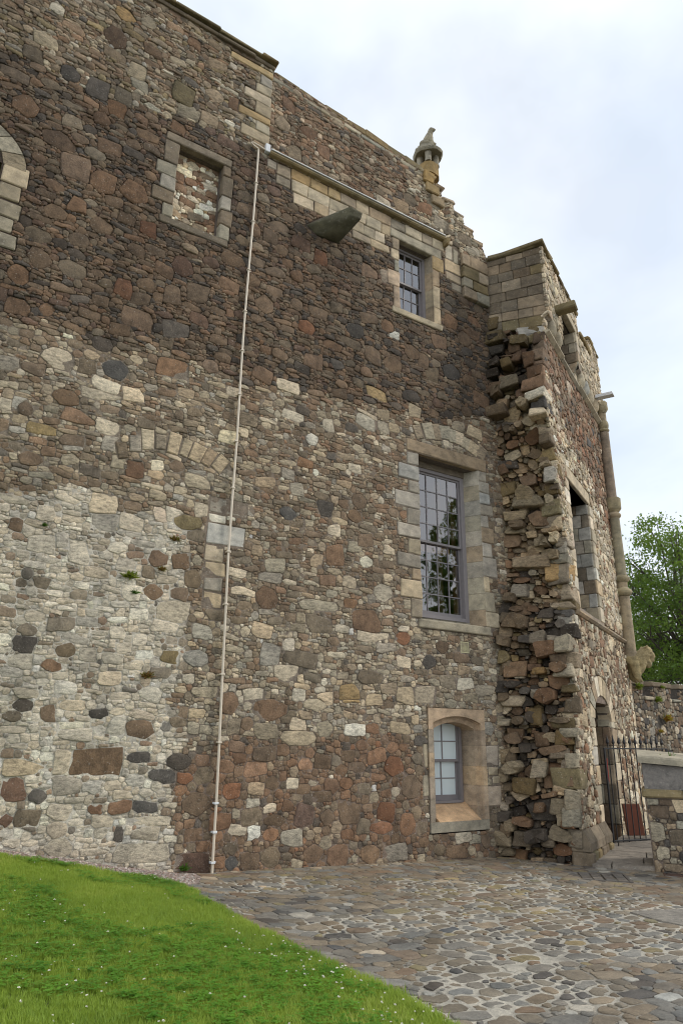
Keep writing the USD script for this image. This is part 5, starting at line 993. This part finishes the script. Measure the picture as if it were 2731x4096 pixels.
def ykeep(cx, cy): return ~shapely.contains_xy(Polygon(GRASS).buffer(-.15), cx.ravel(), cy.ravel()).reshape(cx.shape)
mesh, tint = skin(2.9, 16.5, -8.4, 1.5, .045, ykeep, lambda a, o, b: MPY(a, np.asarray(o) * .7, b), lambda x, y: (lambda q: np.array([.125, .11, .09]) * (1 - q) + np.array([.42, .40, .35]) * q)(pale_joint(x, y)[:, None]), 31, .012)
put('bedding', mesh, M_MORTAR, yard, tint, True)
# flagstones by the gate, concrete strip, drain cover
fl = thing('flagstone_path', 'smooth buff flagstones leading to the iron gate', 'path', kind='structure')
ux = np.array([.817, .577]); uy = np.array([.577, -.817]); r = np.random.default_rng(111)
for a in range(-2, 9):
    o_ = r.uniform(0, .6)
    for b in range(-4, 6):
        q = np.array([(0, 0), (.52, 0), (.52, .72), (0, .72)]) + [.54 * a, .74 * b + o_]
        pgn = Polygon([tuple(np.array([10.4, -1.5]) + ux * u + uy * v) for u, v in q]).intersection(PF)
        if pgn.area < .02 or pgn.geom_type != 'Polygon': continue
        pgn = pgn.buffer(-.0015); c = np.array(pgn.exterior.coords)[:-1]; zz = -.215 + .032 * np.array([(p - np.array([10.8, -1.8])) @ ux for p in c])
        hull = trimesh.convex.convex_hull(np.vstack([np.c_[c, zz + .06], np.c_[c, zz - .1]])); put('flagstone', (np.array(hull.vertices), np.array(hull.faces)), M_ASH, fl, np.array([.205, .182, .155]) * r.uniform(.9, 1.08))
cc_ = np.array(CONC); hull = trimesh.convex.convex_hull(np.vstack([np.c_[cc_, gz(cc_[:, 0], cc_[:, 1]) + .016], np.c_[cc_, gz(cc_[:, 0], cc_[:, 1]) - .05]]))
cp = put('concrete_path', (np.array(hull.vertices), np.array(hull.faces)), M_MORTAR, None, (.25, .235, .21)); tag(cp, 'smooth grey concrete strip let into the cobbles', 'path', kind='structure')
dr = thing('drain_cover', 'dark slatted drain cover set into the cobbles near the torn wall', 'drain')
dc = np.array(DRAIN); dcen = dc.mean(0); e1 = dc[2] - dc[0]; L1 = np.linalg.norm(e1); e1 /= L1; e2 = np.array([-e1[1], e1[0]])
def drb(a0, a1, b0, b1, z0, z1):
    p = np.array([dcen + e1 * a + e2 * b for a in (a0, a1) for b in (b0, b1)]); h_ = gz(dcen[0], dcen[1]); hull = trimesh.convex.convex_hull(np.vstack([np.c_[p, np.full(4, h_ + z0)], np.c_[p, np.full(4, h_ + z1)]])); return np.array(hull.vertices), np.array(hull.faces)
put('frame', cat([drb(-.55, .55, -.33, -.29, -.05, .018), drb(-.55, .55, .29, .33, -.05, .018), drb(-.55, -.51, -.29, .29, -.05, .018), drb(.51, .55, -.29, .29, -.05, .018), drb(-.51, .51, -.29, .29, -.05, -.02)]), plain('old_iron', (.09, .08, .07), .6), dr)
for a in range(6):
    for b in range(4): put('sett', drb(-.50 + .17 * a, -.36 + .17 * a, -.28 + .145 * b, -.165 + .145 * b, -.05, .012 + .004 * ((a * 7 + b * 3) % 3)), M_COB, dr, vary('d', r, .15) * 1.3)
pl = atz(2697, 3510, -.24); plv = thing('iron_plate', 'small rusty iron plate in the cobbles at the right edge', 'cover', loc=(pl[0], pl[1], gz(pl[0], pl[1]) + .006), rz=-.9)
put('plate', cbox(-.16, .16, -.09, .09, 0, .02, lambda a, o, z: np.stack(np.broadcast_arrays(np.asarray(a, float), -np.asarray(o, float), np.asarray(z, float)), -1), .006), plain('rust', (.075, .042, .03), .8), plv)
for k in range(2): put('bolt', lathe([(.014, .018), (.014, .028), (.004, .03)], 8, np.array([-.11 + .22 * k, 0, 0])), M_IRON, plv)

# ================================================================ lawn, gravel, plants
def instancer(name, protos, mat, pos, rot, scale, idx, cols=None, group_kind=None):
    """protos: list of (V, F); one PointInstancer with its prototypes inside."""
    pi = UsdGeom.PointInstancer.Define(stage, numbered('/World', name)); path = pi.GetPath().pathString; rel = []
    for k, (V, F_) in enumerate(protos):
        q = put('blade_tuft' if 'grass' in name else 'piece', (V, F_), mat[k] if isinstance(mat, list) else mat, path + '/prototypes'); rel.append(q.GetPath())
    pi.CreatePrototypesRel().SetTargets(rel)
    pi.CreatePositionsAttr(Vt.Vec3fArray.FromNumpy(np.ascontiguousarray(pos, np.float32))); pi.CreateProtoIndicesAttr(Vt.IntArray.FromNumpy(np.asarray(idx, np.int32)))
    q = np.zeros((len(pos), 4)); q[:, 0] = np.cos(rot / 2); q[:, 3] = np.sin(rot / 2)
    pi.CreateOrientationsAttr([Gf.Quath(float(a), float(b), float(c), float(d)) for a, b, c, d in q])
    pi.CreateScalesAttr(Vt.Vec3fArray.FromNumpy(np.ascontiguousarray(np.tile(scale[:, None], (1, 3)), np.float32)))
    return pi.GetPrim()
def leaf_mat(name, ramp, scale=1.4, trans=.35, rough=.55, tcol=(.14, .26, .03)):
    return usdkit.material(stage, '/World/Looks/' + name, {'g': ('geometry', {}), 'n': ('noise_texture', {'scale': scale, 'detail': 3.0}), 'oi': ('object_info', {}), 'ad': ('math', {'math_type': 'multiply_add', 'value2': .22}), 'isl': ('math', {'math_type': 'multiply_add', 'value2': .22}),
        'sub': ('math', {'math_type': 'subtract', 'value2': .22}), 'r': ('rgb_ramp', {'ramp': ramp}), 'p': ('principled_bsdf', {'roughness': rough, 'specular_ior_level': .3}), 't': ('translucent_bsdf', {'color': tcol}), 'm': ('mix_closure', {'fac': trans})},
        [('g.position', 'n.vector'), ('oi.random', 'ad.value1'), ('n.fac', 'ad.value3'), ('g.random_per_island', 'isl.value1'), ('ad.value', 'isl.value3'), ('isl.value', 'sub.value1'), ('sub.value', 'r.fac'), ('r.color', 'p.base_color'), ('p.BSDF', 'm.closure1'), ('t.BSDF', 'm.closure2')], surface='m.closure')
def fixlinks(l): return l
M_GRASS = leaf_mat('grass_blade', [(.22, (.13, .215, .028)), (.5, (.25, .35, .045)), (.75, (.42, .45, .10))], 1.1, .38, .5, (.40, .52, .08))
M_CLOVER = leaf_mat('clover_leaf', [(.25, (.07, .19, .018)), (.6, (.14, .30, .03))], 2., .3, .5, (.25, .45, .04))
M_WHITE = plain('white_petals', (.72, .70, .62), .7)
rg = np.random.default_rng(201)
def tuft(n, h, spread, seed, w=.0022):
    r = np.random.default_rng(seed); Vs, Fs = [], []
    for k in range(n):
        b = np.array([*r.normal(0, spread, 2), -.005]); a = r.uniform(0, 6.28); d = np.array([math.cos(a), math.sin(a), 0]); s = np.array([-d[1], d[0], 0]); hh = h * r.uniform(.5, 1.2); lean = r.uniform(.1, .75) * hh; ww = w * r.uniform(.7, 1.4)
        m = b + d * lean * .35 + [0, 0, hh * .6]; t = b + d * lean + [0, 0, hh]
        i = len(Vs); Vs += [b - s * ww, b + s * ww, m - s * ww * .8, m + s * ww * .8, t]; Fs += [(i, i + 1, i + 3), (i, i + 3, i + 2), (i + 2, i + 3, i + 4)]
    return np.array(Vs), np.array(Fs)
lawn_b = shapely.prepare(PG) or PG
def scatter(poly, dens, seed, box_=None):
    r = np.random.default_rng(seed); x0, y0, x1, y1 = poly.bounds
    if box_: x0, y0, x1, y1 = max(x0, box_[0]), max(y0, box_[1]), min(x1, box_[2]), min(y1, box_[3])
    p = r.uniform((x0, y0), (x1, y1), (int(dens * (x1 - x0) * (y1 - y0)), 2)); return p[shapely.contains_xy(poly, p[:, 0], p[:, 1])]
VIEW = (-.9, -7.2, 3.6, -.2)
pts = scatter(PG.buffer(.09), 1500, 5, VIEW); sd_ = np.where(shapely.contains_xy(PG, pts[:, 0], pts[:, 1]), -1, 1) * shapely.distance(PG.exterior, shapely.points(pts)); pts = pts[sd_ < .10 * meshkit.fbm(np.c_[pts * 4.5, 0 * pts[:, 0]], 3, 15) * 2 - .085]
far = scatter(PG, 120, 6); far = far[~((far[:, 0] > VIEW[0]) & (far[:, 1] > VIEW[1]))]; pts = np.vstack([pts, far])
edge = shapely.distance(PG.exterior, shapely.points(pts)); hgt = (.7 + .6 * meshkit.fbm(np.c_[pts * 1.2, 0 * pts[:, 0]], 3, 5)) * np.where(edge < .1, 1.1, 1.0)
gpi = instancer('grass', [tuft(12, .052, .018, 1), tuft(12, .060, .022, 2), tuft(10, .045, .02, 3), tuft(8, .075, .02, 4, .0028)], M_GRASS, np.c_[pts, gz(pts[:, 0], pts[:, 1])], rg.uniform(0, 6.28, len(pts)), hgt, rg.choice(4, len(pts), p=[.34, .3, .3, .06]))
tag(gpi, 'short bright green lawn grass on the bank', 'grass', kind='stuff')
LX, LY = np.meshgrid(np.linspace(-7, 3.55, 120), np.linspace(-12, -.3, 130)); nx = 120; i = (np.arange(129)[:, None] * nx + np.arange(119)[None]).ravel(); cxm = LX.ravel()[i] + .04; cym = LY.ravel()[i] + .045; i = i[shapely.contains_xy(PG.buffer(.03), cxm, cym)]
lw = put('lawn_turf', (np.stack([LX.ravel(), LY.ravel(), gz(LX, LY).ravel() - .002], 1), np.vstack([np.stack([i, i + 1, i + nx + 1], 1), np.stack([i, i + nx + 1, i + nx], 1)])), plain('turf', (.12, .17, .025), .9, 0, .35, 6.), None, None, True); tag(lw, 'green turf bank sloping down to the cobbles', 'lawn', kind='structure')
# clover leaves and flowers
def clover(seed, n=9):
    r = np.random.default_rng(seed); Vs, Fs = [], []
    for k in range(n):
        c = np.array([*r.normal(0, .03, 2), r.uniform(.03, .055)])
        for q in range(3):
            a = q * 2.094 + r.uniform(0, 1); d = np.array([math.cos(a), math.sin(a), r.uniform(-.2, .3)]); s = np.array([-d[1], d[0], 0]); L = r.uniform(.011, .017); i = len(Vs)
            Vs += [c, c + d * L * .6 + s * L * .55, c + d * L * 1.1, c + d * L * .6 - s * L * .55]; Fs += [(i, i + 1, i + 2), (i, i + 2, i + 3)]
    return np.array(Vs), np.array(Fs)
cl = scatter(PG.buffer(-.03), 170, 7, VIEW); cl = cl[(meshkit.fbm(np.c_[cl * .9, 0 * cl[:, 0] + 4], 3, 31) > .50)]
cpi = instancer('clover_leaves', [clover(1), clover(2)], M_CLOVER, np.c_[cl, gz(cl[:, 0], cl[:, 1])], rg.uniform(0, 6.28, len(cl)), rg.uniform(.8, 1.3, len(cl)), rg.integers(0, 2, len(cl))); tag(cpi, 'low dark clover leaves spread through the lawn', 'clover', kind='stuff')
def flower(seed):
    r = np.random.default_rng(seed); Vs, Fs = [], []
    for k in range(16):
        d = r.normal(0, 1, 3); d[2] = abs(d[2]); d /= np.linalg.norm(d); s = np.cross(d, [0.3, .2, 1]); s /= np.linalg.norm(s); c = np.array([0, 0, .062]); i = len(Vs)
        Vs += [c, c + d * .0085 + s * .0035, c + d * .011, c + d * .0085 - s * .0035]; Fs += [(i, i + 1, i + 2), (i, i + 2, i + 3)]
    return np.array(Vs), np.array(Fs)
fl_ = scatter(PG.buffer(-.04), 95, 8, VIEW); ed = shapely.distance(PG.exterior, shapely.points(fl_)); pr_ = np.clip(meshkit.fbm(np.c_[fl_ * 1.3, 0 * fl_[:, 0] + 9], 3, 41) * 2.2 - .95, 0, 1) * np.where((ed < .55) & (fl_[:, 1] < -1.6), 2.2, .34) + .04
fl_ = fl_[rg.random(len(fl_)) < pr_]
fpi = instancer('clover_flowers', [flower(1), flower(2)], M_WHITE, np.c_[fl_, gz(fl_[:, 0], fl_[:, 1])], rg.uniform(0, 6.28, len(fl_)), rg.uniform(.55, 1.1, len(fl_)), rg.integers(0, 2, len(fl_))); tag(fpi, 'tiny white clover flowers dotted over the lawn', 'flowers', kind='stuff')
# gravel strip
def pebble(seed):
    r = np.random.default_rng(seed); m = trimesh.convex.convex_hull(r.normal(0, 1, (11, 3)) / 1.5); return np.array(m.vertices) * [.014, .012, .008], np.array(m.faces)
gvp = scatter(PV.buffer(-.005), 1500, 9, (.6, -1.2, 4.1, .1)); gvp = gvp[rg.random(len(gvp)) < np.clip((4.0 - gvp[:, 0]) * 2, .15, 1)]
peb = [pebble(k) for k in range(6)]; pm = [plain('gravel_%s' % n_, c_, .9, 0, .2) for n_, c_ in (('pink', (.34, .24, .20)), ('grey', (.30, .28, .26)), ('pale', (.42, .37, .33)), ('brown', (.23, .17, .14)), ('rose', (.36, .27, .235)), ('dull', (.25, .225, .2)))]
gpi2 = instancer('gravel', peb, pm, np.c_[gvp, gz(gvp[:, 0], gvp[:, 1]) + .006], rg.uniform(0, 6.28, len(gvp)), rg.uniform(.6, 1.4, len(gvp)), rg.integers(0, 6, len(gvp))); tag(gpi2, 'pinkish gravel chips along the foot of the wall', 'gravel', kind='stuff')
VX, VY = np.meshgrid(np.linspace(-7, 4.0, 160), np.linspace(-1.05, .05, 30)); nx = 160; i = (np.arange(29)[:, None] * nx + np.arange(159)[None]).ravel(); i = i[shapely.contains_xy(PV.buffer(.04), VX.ravel()[i] + .03, VY.ravel()[i] + .02)]
gb_ = put('gravel_bed', (np.stack([VX.ravel(), VY.ravel(), gz(VX, VY).ravel() + .004], 1), np.vstack([np.stack([i, i + 1, i + nx + 1], 1), np.stack([i, i + nx + 1, i + nx], 1)])), plain('gravel_ground', (.24, .19, .165), .95, 0, .3, 40.), None, None, True); tag(gb_, 'strip of pinkish gravel between the wall and the lawn', 'gravel strip', kind='structure')
# small plants rooted in the joints of the wall
M_PLANT = {k: leaf_mat('plant_' + k, [(.3, a), (.7, b)], 6., .3) for k, a, b in (('yellow', (.16, .17, .02), (.30, .28, .04)), ('green', (.04, .10, .015), (.08, .17, .03)), ('russet', (.16, .05, .02), (.25, .11, .04)), ('orange', (.35, .14, .02), (.42, .22, .05)))}
def wall_plant(P, size, kind, label, seed, MAPn=np.array([0, -1., 0]), n=60):
    r = np.random.default_rng(seed); Vs, Fs = [], []
    t = thing('wall_plant', label, 'plant', group=None)
    for k in range(n):
        d = np.array([r.normal(0, .55), 0, abs(r.normal(.35, .55))]) + MAPn * abs(r.normal(.5, .25)); d /= np.linalg.norm(d); L = size * r.uniform(.4, 1.); s = np.cross(d, r.normal(0, 1, 3)); s /= np.linalg.norm(s); b = np.asarray(P) + np.array([r.normal(0, size * .25), 0, r.normal(0, size * .1)]); w = size * .05; i = len(Vs)
        Vs += [b - s * w, b + s * w, b + d * L * .6 + s * w * 1.4, b + d * L + [0, 0, -.1 * L], b + d * L * .6 - s * w * 1.4]; Fs += [(i, i + 1, i + 2), (i, i + 2, i + 4), (i + 4, i + 2, i + 3)]
    put('foliage', (np.array(Vs), np.array(Fs)), M_PLANT[kind], t)
    put('stem', tube([np.asarray(P) - MAPn * .05, np.asarray(P) + MAPn * size * .3 + [0, 0, size * .2]], size * .05, 5), M_PLANT['russet'], t)
for x, z, s, kd, lb in ((2.60, 4.03, .15, 'yellow', 'yellow green tuft of leaves growing from the pale wall'), (3.07, 4.20, .09, 'russet', 'small russet plant right of the yellow green tuft on the wall'), (3.23, 4.70, .10, 'russet', 'russet plant left of the filled doorway quoins'), (3.01, 2.62, .12, 'russet', 'reddish plant on the lower pale part of the wall'),
                       (1.35, 4.60, .06, 'green', 'tiny green sprig on the wall near its left edge'), (2.70, 3.80, .08, 'green', 'green sprig just below the yellow green tuft'), (3.78, .08, .10, 'green', 'green weed at the foot of the wall beside the gravel')): wall_plant(MP(x, .02, z), s, kd, lb, int(x * 100))
for px_, kd, s, lb in (((2655, 2880), 'orange', .26, 'orange plant hanging on the battlement wall'), ((2632, 2930), 'orange', .12, 'small orange plant below the larger one on the battlement wall'), ((2618, 2805), 'yellow', .20, 'yellow green plant on the first crenel sill'), ((2541, 2752), 'yellow', .22, 'yellow green plant on the merlon nearest the beast statue'), ((2636, 2752), 'yellow', .13, 'yellow green sprig under the second merlon coping')):
    t_, z_ = bwf(*px_); wall_plant(MPB(t_, .07, z_), s, kd, lb, px_[0], BN, 70)
for a, s in ((.33, .08), (.5, .14)): wall_plant(MPG(a, -.3, rk(a) + .0), s, 'green', 'thin green weed on the garden wall coping, %s' % ('shorter and further left' if a < .4 else 'taller and further right'), int(a * 50), np.array([0, 0, 1.]), 14)

# ================================================================ trees beyond the walls
M_BARK = plain('bark', (.06, .048, .038), .9, 0, .3, 12.)
M_LEAF = leaf_mat('tree_leaf', [(.2, (.025, .055, .010)), (.45, (.06, .115, .018)), (.62, (.12, .18, .03)), (.8, (.22, .20, .04))], .8, .32, .55, (.22, .34, .04))
def tree(name, label, base, H, crown, seed, nclump=260, leaf=.10, lean=0.):
    r = np.random.default_rng(seed); t = thing(name, label, 'tree', tuple(base), group=None)
    cx, cz, rx, rz = crown; br = []
    trunk = [np.array([0, 0, -1.]), np.array([.1, 0, cz * .35]), np.array([.25 + lean, .1, cz * .75]), np.array([.3 + lean, .2, cz + rz * .6])]
    put('trunk', tube(trunk, [.34, .28, .20, .05], 9), M_BARK, t, smooth=True)
    cs = []
    for k in range(nclump):
        d = r.normal(0, 1, 3); d /= np.linalg.norm(d); q = r.uniform(.35, 1.05) ** .6; p = np.array([cx, 0, cz]) + d * q * np.array([rx, rx, rz]) * (1 + .22 * (meshkit.noise(d[None] * 2.1 + seed, 3)[0] - .5) * 2); cs.append(p)
    cs = np.array(cs); limbs = []
    for k in range(46):
        p = cs[r.integers(len(cs))]; f = r.uniform(.45, .95); s = np.array([np.interp(f * trunk[-1][2], [q[2] for q in trunk], [q[c] for q in trunk]) for c in range(2)] + [f * (cz + rz * .3)]); s[2] = min(s[2], p[2] - .2 if p[2] > 1 else s[2])
        m = (s + p) / 2 + r.normal(0, .25, 3); limbs.append(tube([s, m, p], [.085, .05, .018], 5))
        for _ in range(3):
            p2 = p + r.normal(0, .7, 3); limbs.append(tube([m + (p - m) * .5, (p + p2) / 2 + r.normal(0, .1, 3), p2], [.03, .02, .008], 4))
    put('branches', cat(limbs), M_BARK, t)
    n = 85; C_ = np.repeat(cs, n, 0) + np.clip(r.normal(0, .30, (len(cs) * n, 3)), -.75, .75) * np.array([1.15, 1.15, .75]); N_ = len(C_)
    d = r.normal(0, 1, (N_, 3)); d[:, 2] -= .3; d /= np.linalg.norm(d, axis=1, keepdims=True); s = np.cross(d, r.normal(0, 1, (N_, 3))); s /= np.linalg.norm(s, axis=1, keepdims=True); L = leaf * r.uniform(.7, 1.5, (N_, 1))
    V = np.stack([C_ - d * L * .6, C_ + s * L * .38, C_ + d * L * .7, C_ - s * L * .38], 1).reshape(-1, 3); b = np.arange(N_)[:, None] * 4
    put('crown', (V, np.vstack([b + [0, 1, 2], b + [0, 2, 3]])), M_LEAF, t)
    return t
def at_depth(x, y, dep):
    d = ray(x, y); return CAM + d * (dep / (d @ _fh))
ca = at_depth(2720, 2440, 36.); tree('broadleaf_tree', 'tall loose green tree behind the battlement wall', (ca[0], ca[1], -1.), 14, (0, ca[2] + 1.2, 3.5, 4.6), 301, 330, .11)
cb_ = at_depth(2560, 2640, 44.); tree('broadleaf_tree', 'darker lower tree seen between the round shafts and the taller tree', (cb_[0], cb_[1], -1.), 9, (0, cb_[2] + .2, 2.4, 2.8), 302, 150, .11)
cd_ = at_depth(2900, 2560, 42.); tree('broadleaf_tree', 'green tree at the right edge behind the tallest tree', (cd_[0], cd_[1], -1.), 12, (0, cd_[2] + 1, 4., 4.5), 303, 220, .11)

# the tree across the yard that the large window mirrors
tree('courtyard_tree', 'big dark tree across the yard, mirrored in the large window', (38.6, -30., -1.), 26, (0, 12.5, 3.6, 11.), 304, 260, .22)
